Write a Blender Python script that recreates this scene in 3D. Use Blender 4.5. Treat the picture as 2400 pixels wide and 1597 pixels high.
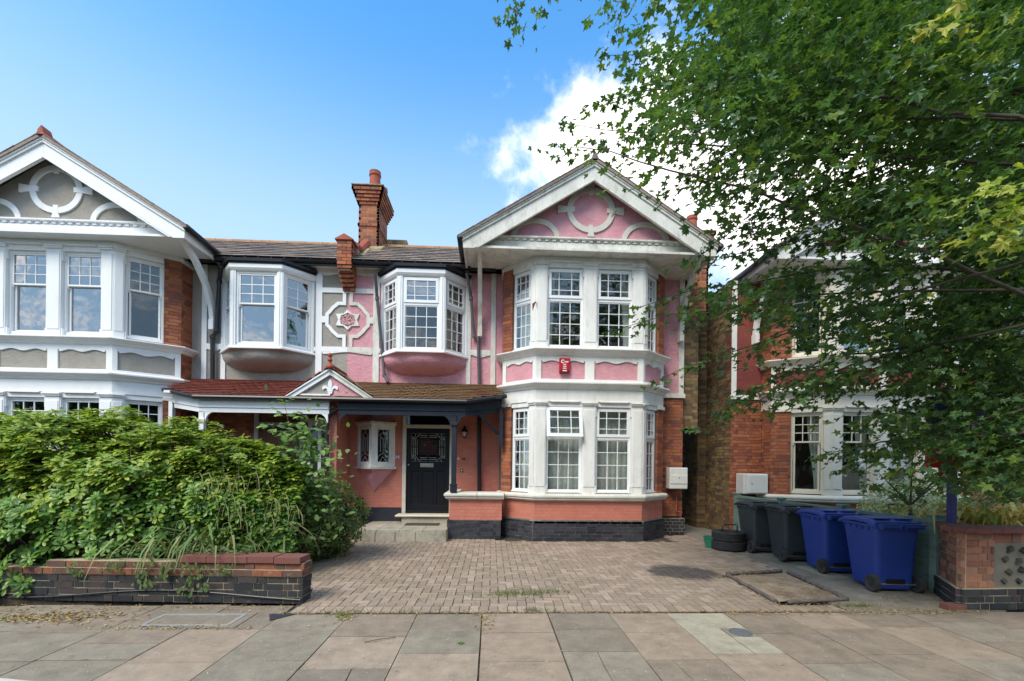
import bpy, math, random
import numpy as np
from mathutils import Matrix, Vector, noise
random.seed(7); rs=np.random.RandomState(11)
R=math.radians; PI=math.pi
for o in list(bpy.data.objects): bpy.data.objects.remove(o)
S=bpy.context.scene; COL=S.collection
# ---------------------------------------------------------------- camera, world, sun, exposure
YAW,ROLL,FPX,CX,CY,CH=R(2.67),.012,1050.,1200.,1088.6,1.6
_c,_s=math.cos(ROLL),math.sin(ROLL)
cF=np.array((math.sin(YAW),math.cos(YAW),0.)); _R0=np.array((math.cos(YAW),-math.sin(YAW),0.)); _Z=np.array((0.,0.,1.))
cR=_c*_R0+_s*_Z; cU=_c*_Z-_s*_R0
cam=bpy.data.objects.new('camera',bpy.data.cameras.new('camera')); COL.objects.link(cam)
cam.matrix_world=Matrix(((cR[0],cU[0],-cF[0],0),(cR[1],cU[1],-cF[1],0),(cR[2],cU[2],-cF[2],CH),(0,0,0,1)))
cam.data.sensor_width=36; cam.data.lens=36*FPX/2400; cam.data.shift_x=0; cam.data.shift_y=(CY-798.5)/2400
cam.data.clip_start=.05; cam.data.clip_end=2000; S.camera=cam
S.view_settings.view_transform='Standard'; S.view_settings.look='None'; S.view_settings.gamma=1
S.view_settings.use_curve_mapping=False; S.view_settings.exposure=.84
SUN_EL,SUN_AZ=R(50),R(215)      # azimuth clockwise from +Y: behind the camera, to the left
sd=Vector((math.sin(SUN_AZ)*math.cos(SUN_EL),math.cos(SUN_AZ)*math.cos(SUN_EL),math.sin(SUN_EL)))
sl=bpy.data.lights.new('sun','SUN'); sl.energy=2.25; sl.angle=R(26); sl.color=(1,.9,.75)
so=bpy.data.objects.new('sun',sl); COL.objects.link(so); so.rotation_euler=(-sd).to_track_quat('-Z','Y').to_euler()
def ray(x,y):
    return cF+(x-CX)/FPX*cR-(y-CY)/FPX*cU
def at(x,y,Y):
    d=ray(x,y); t=Y/d[1]; return np.array((d[0]*t,Y,CH+d[2]*t))
def gnd(x,y,z=0):
    d=ray(x,y); t=(z-CH)/d[2]; return np.array((d[0]*t,d[1]*t,z))
def proj(p):
    q=np.asarray(p)-np.array((0,0,CH)); w=q@cF
    w=np.where(np.abs(w)<1e-3,1e-3,w)
    return CX+FPX*(q@cR)/w, CY-FPX*(q@cU)/w, w
W=bpy.data.worlds.new('World'); S.world=W; W.use_nodes=True
def world():
    nt=W.node_tree; N=nt.nodes; L=nt.links; N.clear()
    out=N.new('ShaderNodeOutputWorld'); bg=N.new('ShaderNodeBackground'); bg.inputs[1].default_value=.15
    sky=N.new('ShaderNodeTexSky'); sky.sky_type='NISHITA'; sky.sun_disc=False
    sky.sun_elevation=SUN_EL; sky.sun_rotation=SUN_AZ; sky.air_density=1.0; sky.dust_density=.6; sky.ozone_density=3.0
    hs=N.new('ShaderNodeHueSaturation'); hs.inputs['Saturation'].default_value=1.0; hs.inputs['Value'].default_value=1.0
    tc=N.new('ShaderNodeTexCoord')
    tm=N.new('ShaderNodeMix'); tm.data_type='RGBA'; tm.blend_type='MULTIPLY'; tm.inputs['Factor'].default_value=1; L.new(sky.outputs[0],tm.inputs['A']); tm.inputs['B'].default_value=(.6,1.24,1.48,1)
    sz=N.new('ShaderNodeSeparateXYZ'); L.new(tc.outputs['Generated'],sz.inputs[0]); hz=N.new('ShaderNodeMapRange'); hz.interpolation_type='SMOOTHSTEP'
    L.new(sz.outputs[2],hz.inputs[0]); hz.inputs[1].default_value=.72; hz.inputs[2].default_value=.33; hz.inputs[3].default_value=0; hz.inputs[4].default_value=.85
    pm_=N.new('ShaderNodeMix'); pm_.data_type='RGBA'; L.new(hz.outputs[0],pm_.inputs['Factor']); L.new(tm.outputs['Result'],pm_.inputs['A']); pm_.inputs['B'].default_value=(2.45,3.25,4.05,1)
    L.new(pm_.outputs['Result'],hs.inputs['Color'])
    def math_(op,a,b=None,c=None):
        m=N.new('ShaderNodeMath'); m.operation=op
        for i,v in enumerate((a,b,c)):
            if v is None: continue
            if isinstance(v,(int,float)): m.inputs[i].default_value=v
            else: L.new(v,m.inputs[i])
        return m.outputs[0]
    # one bright cumulus bank standing over the right-hand roofs, unseen loose cloud behind and overhead added for reflections and warmer ambient light
    def cloud(center,half_u,half_v,soft,scale):
        f=Vector(center).normalized(); rgt=f.cross(Vector((0,0,1))).normalized(); up=rgt.cross(f)
        def dot(v):
            d=N.new('ShaderNodeVectorMath'); d.operation='DOT_PRODUCT'; L.new(tc.outputs['Generated'],d.inputs[0]); d.inputs[1].default_value=v; return d.outputs['Value']
        df=math_('MAXIMUM',dot(f),.02); u=math_('DIVIDE',dot(rgt),df); v=math_('DIVIDE',dot(up),df)
        e=math_('SQRT',math_('ADD',math_('POWER',math_('DIVIDE',u,half_u),2),math_('POWER',math_('DIVIDE',v,half_v),2)))
        nz=N.new('ShaderNodeTexNoise'); nz.inputs['Scale'].default_value=scale; nz.inputs['Detail'].default_value=9; nz.inputs['Roughness'].default_value=.6
        L.new(tc.outputs['Generated'],nz.inputs['Vector'])
        s=math_('ADD',math_('SUBTRACT',1,e),math_('MULTIPLY',math_('SUBTRACT',nz.outputs['Fac'],.5),2.6))
        mr=N.new('ShaderNodeMapRange'); mr.interpolation_type='SMOOTHSTEP'; L.new(s,mr.inputs[0]); mr.inputs[1].default_value=-soft*.15; mr.inputs[2].default_value=soft
        return mr.outputs[0]
    m1=cloud(tuple(ray(1500,360)),.24,.17,.75,8)
    m2=cloud(tuple(ray(1860,440)),.36,.2,.8,6)
    m=math_('MAXIMUM',m1,m2)
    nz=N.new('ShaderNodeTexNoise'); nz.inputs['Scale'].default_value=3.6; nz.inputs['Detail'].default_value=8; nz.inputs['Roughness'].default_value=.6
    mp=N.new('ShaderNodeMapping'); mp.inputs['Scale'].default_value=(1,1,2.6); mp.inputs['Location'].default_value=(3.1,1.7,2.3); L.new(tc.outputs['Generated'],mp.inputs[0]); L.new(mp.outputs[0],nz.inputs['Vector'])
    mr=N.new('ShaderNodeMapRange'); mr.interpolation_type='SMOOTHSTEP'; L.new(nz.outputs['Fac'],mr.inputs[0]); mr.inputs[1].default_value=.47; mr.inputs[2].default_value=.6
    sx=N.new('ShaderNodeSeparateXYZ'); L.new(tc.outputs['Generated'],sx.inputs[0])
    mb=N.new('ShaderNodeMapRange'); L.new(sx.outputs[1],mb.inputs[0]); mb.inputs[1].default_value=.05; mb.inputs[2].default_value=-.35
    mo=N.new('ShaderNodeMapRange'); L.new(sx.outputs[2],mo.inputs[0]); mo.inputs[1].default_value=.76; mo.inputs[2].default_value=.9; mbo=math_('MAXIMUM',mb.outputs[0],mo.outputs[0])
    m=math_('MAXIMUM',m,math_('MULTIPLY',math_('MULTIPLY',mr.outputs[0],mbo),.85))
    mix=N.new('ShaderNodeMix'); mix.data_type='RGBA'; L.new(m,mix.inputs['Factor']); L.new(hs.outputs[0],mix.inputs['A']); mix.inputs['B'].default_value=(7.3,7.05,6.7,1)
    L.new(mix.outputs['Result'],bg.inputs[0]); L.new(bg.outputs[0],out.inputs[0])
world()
# ---------------------------------------------------------------- materials
MATS={}
def rgb(*c): return tuple(c)+(1,) if len(c)==3 else c
def mat(name,cols,rough=.7,var=.12,nscale=6.,bump=0.,bscale=60.,spec=.35,island=False,stain=None,metal=0.,island2=.0,translucent=0.,detail=6,stretch=None):
    """cols: list of base colours spread by piece (island) or by broad noise"""
    if name in MATS: return MATS[name]
    m=bpy.data.materials.new(name); m.use_nodes=True; nt=m.node_tree; N=nt.nodes; L=nt.links
    b=N['Principled BSDF']; b.inputs['Roughness'].default_value=rough; b.inputs['Metallic'].default_value=metal
    b.inputs['Specular IOR Level'].default_value=spec
    geo=N.new('ShaderNodeNewGeometry'); pos=geo.outputs['Position']
    if stretch:
        mp=N.new('ShaderNodeMapping'); mp.inputs['Scale'].default_value=stretch; L.new(pos,mp.inputs[0]); pos=mp.outputs[0]
    if not isinstance(cols[0],(tuple,list)): cols=[cols]
    def noise_(sc,det=4,ro=.55):
        n=N.new('ShaderNodeTexNoise'); n.inputs['Scale'].default_value=sc; n.inputs['Detail'].default_value=det; n.inputs['Roughness'].default_value=ro; L.new(pos,n.inputs['Vector']); return n.outputs['Fac']
    def mixc(f,a,c2,mode='MIX'):
        x=N.new('ShaderNodeMix'); x.data_type='RGBA'; x.blend_type=mode
        for s,v in (('Factor',f),('A',a),('B',c2)):
            i=x.inputs[s] if s!='Factor' else x.inputs['Factor']
            if hasattr(v,'links') or hasattr(v,'is_linked'): L.new(v,i)
            else: i.default_value=v
        return x.outputs['Result']
    if len(cols)>1:
        if island:
            oi=N.new('ShaderNodeObjectInfo'); ad=N.new('ShaderNodeMath'); ad.operation='ADD'
            L.new(oi.outputs['Random'],ad.inputs[0]); L.new(geo.outputs['Random Per Island'],ad.inputs[1])
            fr=N.new('ShaderNodeMath'); fr.operation='FRACT'; L.new(ad.outputs[0],fr.inputs[0]); fac=fr.outputs[0]
        else:
            mr=N.new('ShaderNodeMapRange'); mr.inputs[1].default_value=.35; mr.inputs[2].default_value=.65; L.new(noise_(nscale*.35,3),mr.inputs[0]); fac=mr.outputs[0]
        cr=N.new('ShaderNodeValToRGB'); L.new(fac,cr.inputs[0]); e=cr.color_ramp.elements
        while len(e)<len(cols): e.new(.5)
        for i,c in enumerate(cols):
            e[i].position=i/(len(cols)-1) if not island else i/len(cols); e[i].color=tuple(c)+(1,)
        if island: cr.color_ramp.interpolation='CONSTANT' if len(cols)>3 else 'LINEAR'
        col=cr.outputs[0]
    else:
        n=N.new('ShaderNodeRGB'); n.outputs[0].default_value=tuple(cols[0])+(1,); col=n.outputs[0]
    if var:
        mr=N.new('ShaderNodeMapRange'); L.new(noise_(nscale,detail,.65),mr.inputs[0]); mr.inputs[1].default_value=.3; mr.inputs[2].default_value=.7
        mr.inputs[3].default_value=1-var; mr.inputs[4].default_value=1+var*.7
        cb=N.new('ShaderNodeCombineColor')
        for i in range(3): L.new(mr.outputs[0],cb.inputs[i])
        col=mixc(1.,col,cb.outputs[0],'MULTIPLY')
    if stain:
        for (sc,scale,lo,hi,amt) in stain:
            mr=N.new('ShaderNodeMapRange'); L.new(noise_(scale,7,.7),mr.inputs[0]); mr.inputs[1].default_value=lo; mr.inputs[2].default_value=hi; mr.inputs[4].default_value=amt
            col=mixc(mr.outputs[0],col,tuple(sc)+(1,))
    L.new(col,b.inputs['Base Color'])
    if bump:
        bn=N.new('ShaderNodeBump'); bn.inputs['Strength'].default_value=min(1,bump); bn.inputs['Distance'].default_value=.012 if bump<=1 else .012*bump
        L.new(noise_(bscale,5,.6),bn.inputs['Height']); L.new(bn.outputs[0],b.inputs['Normal'])
    if translucent:
        tr=N.new('ShaderNodeBsdfTranslucent'); g=mixc(1.,col,(1.5,1.6,.7,1),'MULTIPLY'); L.new(g,tr.inputs[0])
        ms=N.new('ShaderNodeMixShader'); ms.inputs[0].default_value=translucent
        L.new(b.outputs[0],ms.inputs[1]); L.new(tr.outputs[0],ms.inputs[2]); L.new(ms.outputs[0],N['Material Output'].inputs[0])
    MATS[name]=m; return m
def glass(name,base=.12,tint=(.75,.8,.78)):
    if name in MATS: return MATS[name]
    m=bpy.data.materials.new(name); m.use_nodes=True; nt=m.node_tree; N=nt.nodes; L=nt.links; N.remove(N['Principled BSDF'])
    lw=N.new('ShaderNodeLayerWeight'); lw.inputs[0].default_value=.16
    mr=N.new('ShaderNodeMapRange'); L.new(lw.outputs['Facing'],mr.inputs[0]); mr.inputs[3].default_value=base; mr.inputs[4].default_value=.75
    tr=N.new('ShaderNodeBsdfTransparent'); tr.inputs[0].default_value=tint+(1,)
    gl=N.new('ShaderNodeBsdfGlossy'); gl.inputs['Roughness'].default_value=.02; gl.inputs[0].default_value=(.95,.97,1,1)
    g=N.new('ShaderNodeNewGeometry'); n=N.new('ShaderNodeTexNoise'); n.inputs['Scale'].default_value=2.2; L.new(g.outputs['Position'],n.inputs['Vector'])
    bn=N.new('ShaderNodeBump'); bn.inputs['Strength'].default_value=.25; bn.inputs['Distance'].default_value=.03; L.new(n.outputs[0],bn.inputs['Height']); L.new(bn.outputs[0],gl.inputs['Normal'])
    ms=N.new('ShaderNodeMixShader'); L.new(mr.outputs[0],ms.inputs[0]); L.new(tr.outputs[0],ms.inputs[1]); L.new(gl.outputs[0],ms.inputs[2]); L.new(ms.outputs[0],N['Material Output'].inputs[0])
    MATS[name]=m; return m
DIRT=(.10,.09,.07)
WHITE=mat('white_masonry_paint',[(.70,.695,.66),(.77,.765,.735)],.65,.09,6,.3,40,stretch=(1,1,.35),stain=[((.42,.39,.32),3.2,.52,.72,.45),((.25,.22,.17),9,.64,.74,.4)])
WHITEB=mat('fresh_white_paint',[(.78,.79,.8),(.8,.81,.82)],.55,.04,5,.2,40,stretch=(1,1,.4),stain=[((.5,.5,.45),3,.55,.75,.35),((.35,.36,.3),10,.66,.75,.3)])
CREAMP=mat('cream_masonry_paint',[(.76,.72,.62),(.7,.66,.56)],.6,.06,5,.2,45)
TRIMR=mat('weathered_white_timber',[(.60,.59,.53),(.7,.69,.64)],.6,.12,9,.25,50,stretch=(1,1,.4),stain=[((.3,.28,.22),4,.52,.68,.6),((.12,.11,.08),11,.62,.72,.5)])
UPVC=mat('white_plastic_frame',[(.78,.79,.8)],.3,.03,8,0,spec=.5)
SASHW=mat('white_gloss_paint',[(.79,.8,.8)],.35,.04,8,0,spec=.5)
SASHC=mat('cream_gloss_paint',[(.74,.68,.54)],.35,.05,8,0,spec=.5)
PINK=mat('pink_roughcast',[(.58,.27,.31),(.63,.32,.36)],.85,.1,7,1.6,22,stain=[((.33,.2,.18),2.6,.56,.72,.45)])
GREY=mat('grey_roughcast',[(.30,.275,.24),(.34,.315,.28)],.85,.08,7,1.3,22,stain=[((.2,.18,.15),2.6,.6,.75,.3)])
RED=mat('dark_red_roughcast',[(.19,.045,.04),(.22,.055,.045)],.85,.1,7,1.3,22)
ORN=mat('worn_stone_paint',[(.55,.53,.46),(.62,.6,.54)],.7,.08,8,.3,40,stain=[((.38,.36,.3),5,.5,.7,.4)])
SALMON=mat('salmon_painted_brick',[(.50,.175,.125),(.485,.168,.12),(.52,.188,.133)],.75,.1,6,.3,70,island=True,stain=[((.3,.1,.07),3,.57,.72,.4)])
SALMONJ=mat('salmon_painted_joint',[(.4,.135,.095)],.75,.1,8,.3,60)
BLACKB=mat('black_painted_brick',[(.022,.024,.032),(.03,.032,.042),(.045,.045,.055)],.5,.25,9,.4,60,island=True,stain=[((.14,.14,.12),6,.6,.72,.5)])
BLACKJ=mat('dark_mortar',[(.085,.083,.08)],.8,.3,20,.3,60,stain=[((.25,.24,.2),9,.52,.62,.7)])
ORB=mat('orange_red_brick',[(.36,.12,.055),(.32,.1,.05),(.27,.08,.045),(.4,.145,.065),(.33,.115,.06),(.2,.07,.05)],.8,.18,12,.5,60,island=True,stain=[((.12,.06,.04),4,.57,.74,.6)])
ORJ=mat('brown_mortar',[(.17,.1,.07)],.9,.2,20,.3,60)
STOCK=mat('yellow_stock_brick',[(.24,.16,.075),(.2,.125,.06),(.16,.1,.05),(.28,.19,.09),(.12,.08,.05)],.9,.2,10,.5,60,island=True,stain=[((.06,.05,.04),2.2,.5,.68,.65)])
STOCKJ=mat('grey_lime_mortar',[(.2,.17,.11)],.9,.2,20,.3,60,stain=[((.08,.07,.055),2.2,.5,.68,.6)])
LIMEJ=mat('pale_lime_mortar',[(.42,.36,.22)],.9,.2,20,.3,60,stain=[((.16,.14,.1),5,.55,.68,.6)])
NAVY=mat('navy_gloss_timber',[(.013,.018,.03),(.017,.022,.035)],.5,.15,9,.15,40,spec=.3)
BLACKM=mat('black_painted_metal',[(.014,.015,.02)],.42,.2,9,.1,60,spec=.5)
GREYPIPE=mat('faded_grey_pipe',[(.09,.08,.095)],.5,.2,9,.1,60)
DOORB=mat('black_gloss_door',[(.01,.011,.015)],.4,.2,14,.1,60,spec=.25,stain=[((.3,.3,.3),38,.76,.78,.5)])
SLATE=mat('grey_brown_slate',[(.19,.15,.125),(.22,.175,.145),(.27,.21,.17),(.17,.14,.12)],.7,.25,10,.4,50,island=True,stain=[((.27,.2,.15),5,.56,.66,.5)])
TILER=mat('red_plain_tile',[(.2,.05,.036),(.18,.045,.033),(.22,.06,.042)],.7,.2,14,.3,70,island=True)
TILEB=mat('mossy_brown_tile',[(.19,.1,.055),(.2,.115,.06),(.22,.13,.068)],.85,.2,12,.4,60,island=True,stain=[((.25,.19,.09),4,.5,.66,.6),((.17,.05,.035),1.6,.54,.64,.7)])
RIDGE=mat('buff_ridge_tile',[(.4,.22,.1),(.33,.17,.08)],.8,.2,8,.3,50)
TERRA=mat('terracotta',[(.36,.09,.05),(.31,.075,.045)],.7,.18,8,.2,50)
CEMENT=mat('flaunching_cement',[(.36,.29,.17),(.27,.22,.13)],.95,.25,7,1.5,18,stain=[((.12,.1,.06),6,.55,.66,.7)])
GLASSW=glass('window_glass',.06,(.9,.93,.92)); GLASSD=glass('dark_window_glass',.3,(.3,.32,.33)); GLASSL=glass('leaded_glass',.1,(.35,.38,.35)); GLASSH=glass('sky_reflecting_glass',.27,(.4,.42,.45))
CURT=mat('net_curtain',[(.78,.78,.74)],.9,.1,12,0,translucent=.25)
CURTD=mat('heavy_curtain',[(.42,.36,.3)],.9,.1,12,0)
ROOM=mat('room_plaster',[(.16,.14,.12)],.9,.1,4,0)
LEAD=mat('window_lead',[(.5,.5,.48)],.4,.1,20,0)
BRASS=mat('worn_silver_metal',[(.6,.57,.52)],.3,.15,20,0,metal=.9)
BOXW=mat('white_meter_box',[(.66,.65,.62)],.5,.08,5,.1,40,stain=[((.35,.33,.3),4,.62,.75,.4)])
REDP=mat('red_alarm_plastic',[(.42,.01,.02)],.35,.08,9,0,spec=.5)
WPRINT=mat('white_print',[(.8,.8,.78)],.5,.02,9,0)
# ---------------------------------------------------------------- geometry core
class Fr:
    "a surface frame: a along it, d outwards, z up"
    def __init__(s,o,t,n,k=(0,0,1),L=None):
        s.o=np.array(o,float); s.t=np.array(t,float); s.n=np.array(n,float); s.k=np.array(k,float); s.L=L
        s.flip=np.linalg.det(np.array((s.t,s.n,s.k)))<0
    def P(s,a,d,z): return s.o+a*s.t+d*s.n+z*s.k
    def sub(s,a=0,d=0,z=0,k=None,n=None): return Fr(s.P(a,d,z),s.t,s.n if n is None else n,s.k if k is None else k,s.L)
    def mat(s,a,d,z,sa,sd,sz,rot=0):
        M=np.eye(4); t,k=s.t,s.k
        if rot: t,k=t*math.cos(rot)+k*math.sin(rot),k*math.cos(rot)-t*math.sin(rot)
        M[:3,0]=t*sa; M[:3,1]=s.n*sd; M[:3,2]=k*sz; M[:3,3]=s.P(a,d,z); return M
WF=Fr((0,0,0),(1,0,0),(0,1,0))
BOXF=((0,3,2,1),(4,5,6,7),(0,1,5,4),(1,2,6,5),(2,3,7,6),(3,0,4,7))
NOSPLIT={'window_blind','rosette','seed_heads','stems','branches','dentils','print','house_number','window_lead','room','stem','trunk'}
class MB:
    def __init__(s): s.v=[]; s.f=[]; s.m=[]; s.g=[]
    def add(s,vs,fs,mi=0,flip=False):
        b=len(s.v); s.g.append((b,len(vs),len(s.f),len(fs))); s.v.extend([tuple(map(float,x)) for x in vs])
        for f in fs:
            f=[b+i for i in f]; s.f.append(f[::-1] if flip else f); s.m.append(mi)
        return s
    def box(s,fr,a0,a1,d0,d1,z0,z1,mi=0):
        v=[fr.P(a,d,z) for z in (z0,z1) for a,d in ((a0,d0),(a1,d0),(a1,d1),(a0,d1))]
        return s.add(v,BOXF,mi,fr.flip)
    def w(s,x0,x1,y0,y1,z0,z1,mi=0): return s.box(WF,x0,x1,y0,y1,z0,z1,mi)
    def prism(s,fr,pts,d0,d1,mi=0):
        "polygon pts (a,z) extruded along d"
        n=len(pts); ar=sum(pts[i][0]*pts[(i+1)%n][1]-pts[(i+1)%n][0]*pts[i][1] for i in range(n))
        if ar<0: pts=pts[::-1]
        v=[fr.P(a,d0,z) for a,z in pts]+[fr.P(a,d1,z) for a,z in pts]
        f=[list(range(n)),list(range(2*n-1,n-1,-1))]+[(i+n,(i+1)%n+n,(i+1)%n,i) for i in range(n)]
        return s.add(v,f,mi,fr.flip)
    def strip(s,fr,lo,hi,d0,d1,mi=0):
        "band between two polylines lo, hi of (a,z)"
        for i in range(len(lo)-1):
            q=[lo[i],lo[i+1],hi[i+1],hi[i]]
            s.prism(fr,q,d0,d1,mi)
        return s
    def sweep(s,prof,pts,closed=False,mi=0,cap=True):
        "profile of (offset,z) swept along plan polyline pts (x,y); positive offset lies right-hand of travel"
        P=[np.array(p[:2],float) for p in pts]; n=len(P); off=[]
        for i in range(n):
            a=P[i]-P[i-1] if (i>0 or closed) else None; b=P[(i+1)%n]-P[i] if (i<n-1 or closed) else None
            if a is None: a=b
            if b is None: b=a
            a=a/np.linalg.norm(a); b=b/np.linalg.norm(b); na=np.array((a[1],-a[0])); nb=np.array((b[1],-b[0]))
            m=na+nb; m/=np.linalg.norm(m); off.append(m/max(.3,m@na))
        k=len(prof); v=[]
        for i in range(n):
            for o,z in prof:
                q=P[i]+off[i]*o; v.append((q[0],q[1],z))
        f=[]
        for i in range(n if closed else n-1):
            j=(i+1)%n
            for a in range(k):
                b=(a+1)%k; f.append((i*k+a,j*k+a,j*k+b,i*k+b))
        if not closed and cap: f+=[tuple(range(k))[::-1],tuple((n-1)*k+i for i in range(k))]
        return s.add(v,f,mi)
    def tube(s,pts,r,n=8,mi=0,cap=True):
        pts=[np.array(p,float) for p in pts]; m=len(pts); rr=r if isinstance(r,(list,tuple)) else [r]*m
        v=[]; up=np.array((0,0,1.)); last=None
        for i in range(m):
            d=pts[min(i+1,m-1)]-pts[max(i-1,0)]; d/=max(1e-9,np.linalg.norm(d))
            if last is None:
                x=np.cross(d,up if abs(d[2])<.9 else np.array((1.,0,0)))
            else: x=last-d*(last@d)
            x/=max(1e-9,np.linalg.norm(x)); last=x; y=np.cross(d,x)
            for j in range(n):
                t=2*PI*j/n; v.append(pts[i]+rr[i]*(math.cos(t)*x+math.sin(t)*y))
        f=[(i*n+j,i*n+(j+1)%n,(i+1)*n+(j+1)%n,(i+1)*n+j) for i in range(m-1) for j in range(n)]
        if cap: f+=[tuple(range(n))[::-1],tuple((m-1)*n+j for j in range(n))]
        return s.add(v,f,mi)
    def lathe(s,c,prof,n=16,mi=0,axis=None):
        "prof of (r,z)"
        v=[];k=len(prof)
        for r,z in prof:
            for j in range(n):
                t=2*PI*j/n; v.append((c[0]+r*math.cos(t),c[1]+r*math.sin(t),c[2]+z))
        f=[(i*n+j,i*n+(j+1)%n,(i+1)*n+(j+1)%n,(i+1)*n+j) for i in range(k-1) for j in range(n)]
        f+=[tuple(range(n))[::-1],tuple((k-1)*n+j for j in range(n))]
        return s.add(v,f,mi)
    def build(s,name,mats,parent=None,kind=None,label=None,smooth=False,bevel=0,origin=None):
        if len(s.g)>1 and kind is None and name not in NOSPLIT and parent is not None:
            V=np.array(s.v); bb=[(V[b:b+n].min(0)-.004,V[b:b+n].max(0)+.004) for b,n,_,_ in s.g]; G=list(range(len(bb)))
            lo=np.array([a for a,_ in bb]); hi=np.array([a for _,a in bb])
            for i in range(len(bb)):
                t=np.all((lo<=hi[i])&(hi>=lo[i]),axis=1)
                ids=set(G[k] for k in np.nonzero(t)[0])
                if len(ids)>1:
                    r=min(ids); G=[r if g in ids else g for g in G]
            if len(set(G))>1:
                last=None
                for r in sorted(set(G)):
                    m=MB()
                    for k,(b,n,fb,fn) in enumerate(s.g):
                        if G[k]==r: m.add(s.v[b:b+n],[[i-b for i in f] for f in s.f[fb:fb+fn]]); m.m[-fn:]=s.m[fb:fb+fn]
                    m.g=[]; q=m.build(name,mats,parent,kind,label,smooth,bevel); last=last or q
                return last
        me=bpy.data.meshes.new(name); org=np.array(origin if origin is not None else (0,0,0),float)
        if parent is not None: org=np.array(parent.matrix_world.translation) if parent.get('_loc') is None else np.array(parent['_loc'])
        me.from_pydata([tuple(np.array(x)-org) for x in s.v],[],s.f)
        for m in (mats if isinstance(mats,(list,tuple)) else [mats]): me.materials.append(m)
        me.polygons.foreach_set('material_index',s.m)
        if smooth: me.polygons.foreach_set('use_smooth',[True]*len(s.f))
        me.update()
        o=bpy.data.objects.new(name,me); COL.objects.link(o)
        if parent is not None: o.parent=parent; o['_loc']=list(org)
        else: o.location=org; o['_loc']=list(org)
        if kind: o['kind']=kind
        if label: o['label']=label
        if bevel:
            b=o.modifiers.new('bevel','BEVEL'); b.width=bevel; b.segments=2; b.limit_method='ANGLE'
        return o
def thing(name,label,cat,loc=(0,0,0),group=None):
    o=bpy.data.objects.new(name,None); COL.objects.link(o); o.location=loc; o.empty_display_size=.3
    o['_loc']=list(map(float,loc)); o['label']=label; o['category']=cat
    if group: o['group']=group
    return o
def tag(o,label,cat,group=None,kind=None):
    o['label']=label; o['category']=cat
    if group: o['group']=group
    if kind: o['kind']=kind
    return o
# countable small pieces: the 300 that show largest become objects, the rest one joined part
PROTO={}
def proto(key,v,f): PROTO[key]=(np.array(v,float),[tuple(x) for x in f])
cv=[(-.5,-.5,-.5),(.5,-.5,-.5),(.5,.5,-.5),(-.5,.5,-.5),(-.5,-.5,.5),(.5,-.5,.5),(.5,.5,.5),(-.5,.5,.5)]
proto('cube',cv,BOXF)
PIECES={}
def piece(parent,name,key,mt,M): PIECES.setdefault((parent.name,name),[]).append((key,mt,M))
def joined(name,items,parent=None,kind='stuff',origin=(0,0,0),smooth=False):
    vs=[];loops=[];starts=[];mi=[];mats=[];base=0;lp=0
    by={}
    for key,mt,M in items: by.setdefault((key,mt.name),[]).append(M)
    for (key,mn),Ms in by.items():
        mt=bpy.data.materials[mn]
        if mt not in mats: mats.append(mt)
        k=mats.index(mt); pv,pf=PROTO[key]; A=np.array(Ms); n=len(A)
        V=np.einsum('nij,vj->nvi',A[:,:3,:3],pv)+A[:,None,:3,3]; vs.append(V.reshape(-1,3))
        fl=np.concatenate([np.array(f) for f in pf]); sz=np.array([len(f) for f in pf])
        det=np.linalg.det(A[:,:3,:3])<0
        flr=np.concatenate([np.array(f[::-1]) for f in pf])
        LL=np.where(det[:,None],flr[None,:],fl[None,:])+(base+np.arange(n)[:,None]*len(pv))
        loops.append(LL.reshape(-1)); st=np.concatenate(([0],np.cumsum(sz)[:-1]))
        starts.append((lp+np.arange(n)[:,None]*len(fl)+st[None,:]).reshape(-1)); mi.append(np.full(n*len(pf),k))
        base+=n*len(pv); lp+=n*len(fl)
    V=np.concatenate(vs)-np.array(origin); Lp=np.concatenate(loops); St=np.concatenate(starts); MI=np.concatenate(mi)
    me=bpy.data.meshes.new(name); me.vertices.add(len(V)); me.vertices.foreach_set('co',V.reshape(-1).astype(np.float32))
    me.loops.add(len(Lp)); me.loops.foreach_set('vertex_index',Lp.astype(np.int32))
    me.polygons.add(len(St)); me.polygons.foreach_set('loop_start',St.astype(np.int32))
    me.polygons.foreach_set('material_index',MI.astype(np.int32))
    me.polygons.foreach_set('use_smooth',np.full(len(St),bool(smooth)))
    for m in mats: me.materials.append(m)
    me.update(calc_edges=True); me.validate()
    me.polygons.foreach_set('use_smooth',np.full(len(me.polygons),bool(smooth)))
    o=bpy.data.objects.new(name,me); COL.objects.link(o)
    if parent is not None: o.parent=parent
    if kind: o['kind']=kind
    return o
MESHC={}
def pmesh(key,mt):
    k=(key,mt.name)
    if k not in MESHC:
        me=bpy.data.meshes.new(key); v,f=PROTO[key]; me.from_pydata([tuple(x) for x in v],[],f); me.materials.append(mt); me.update(); MESHC[k]=me
    return MESHC[k]
def flush(limit=300):
    for (pn,name),items in PIECES.items():
        par=bpy.data.objects[pn]; loc=np.array(par['_loc'])
        c=np.array([M[:3,3] for _,_,M in items]); sz=np.array([np.sort(np.linalg.norm(M[:3,:3],axis=0))[-2] for _,_,M in items])
        x,y,w=proj(c); vis=(w>.2)&(x>-30)&(x<2430)&(y>-30)&(y<1630)
        sc=np.where(vis,sz/np.maximum(w,.2),0); order=np.argsort(-sc)
        solo=[i for i in order[:limit] if sc[i]>0]; ss=set(solo)
        for i in solo:
            key,mt,M=items[i]; o=bpy.data.objects.new(name,pmesh(key,mt)); COL.objects.link(o); o.parent=par
            M2=M.copy(); M2[:3,3]-=loc; o.matrix_basis=Matrix(M2.tolist())
        rest=[it for i,it in enumerate(items) if i not in ss]
        if rest: joined(name,rest,par,'stuff',loc)
    PIECES.clear()
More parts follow.
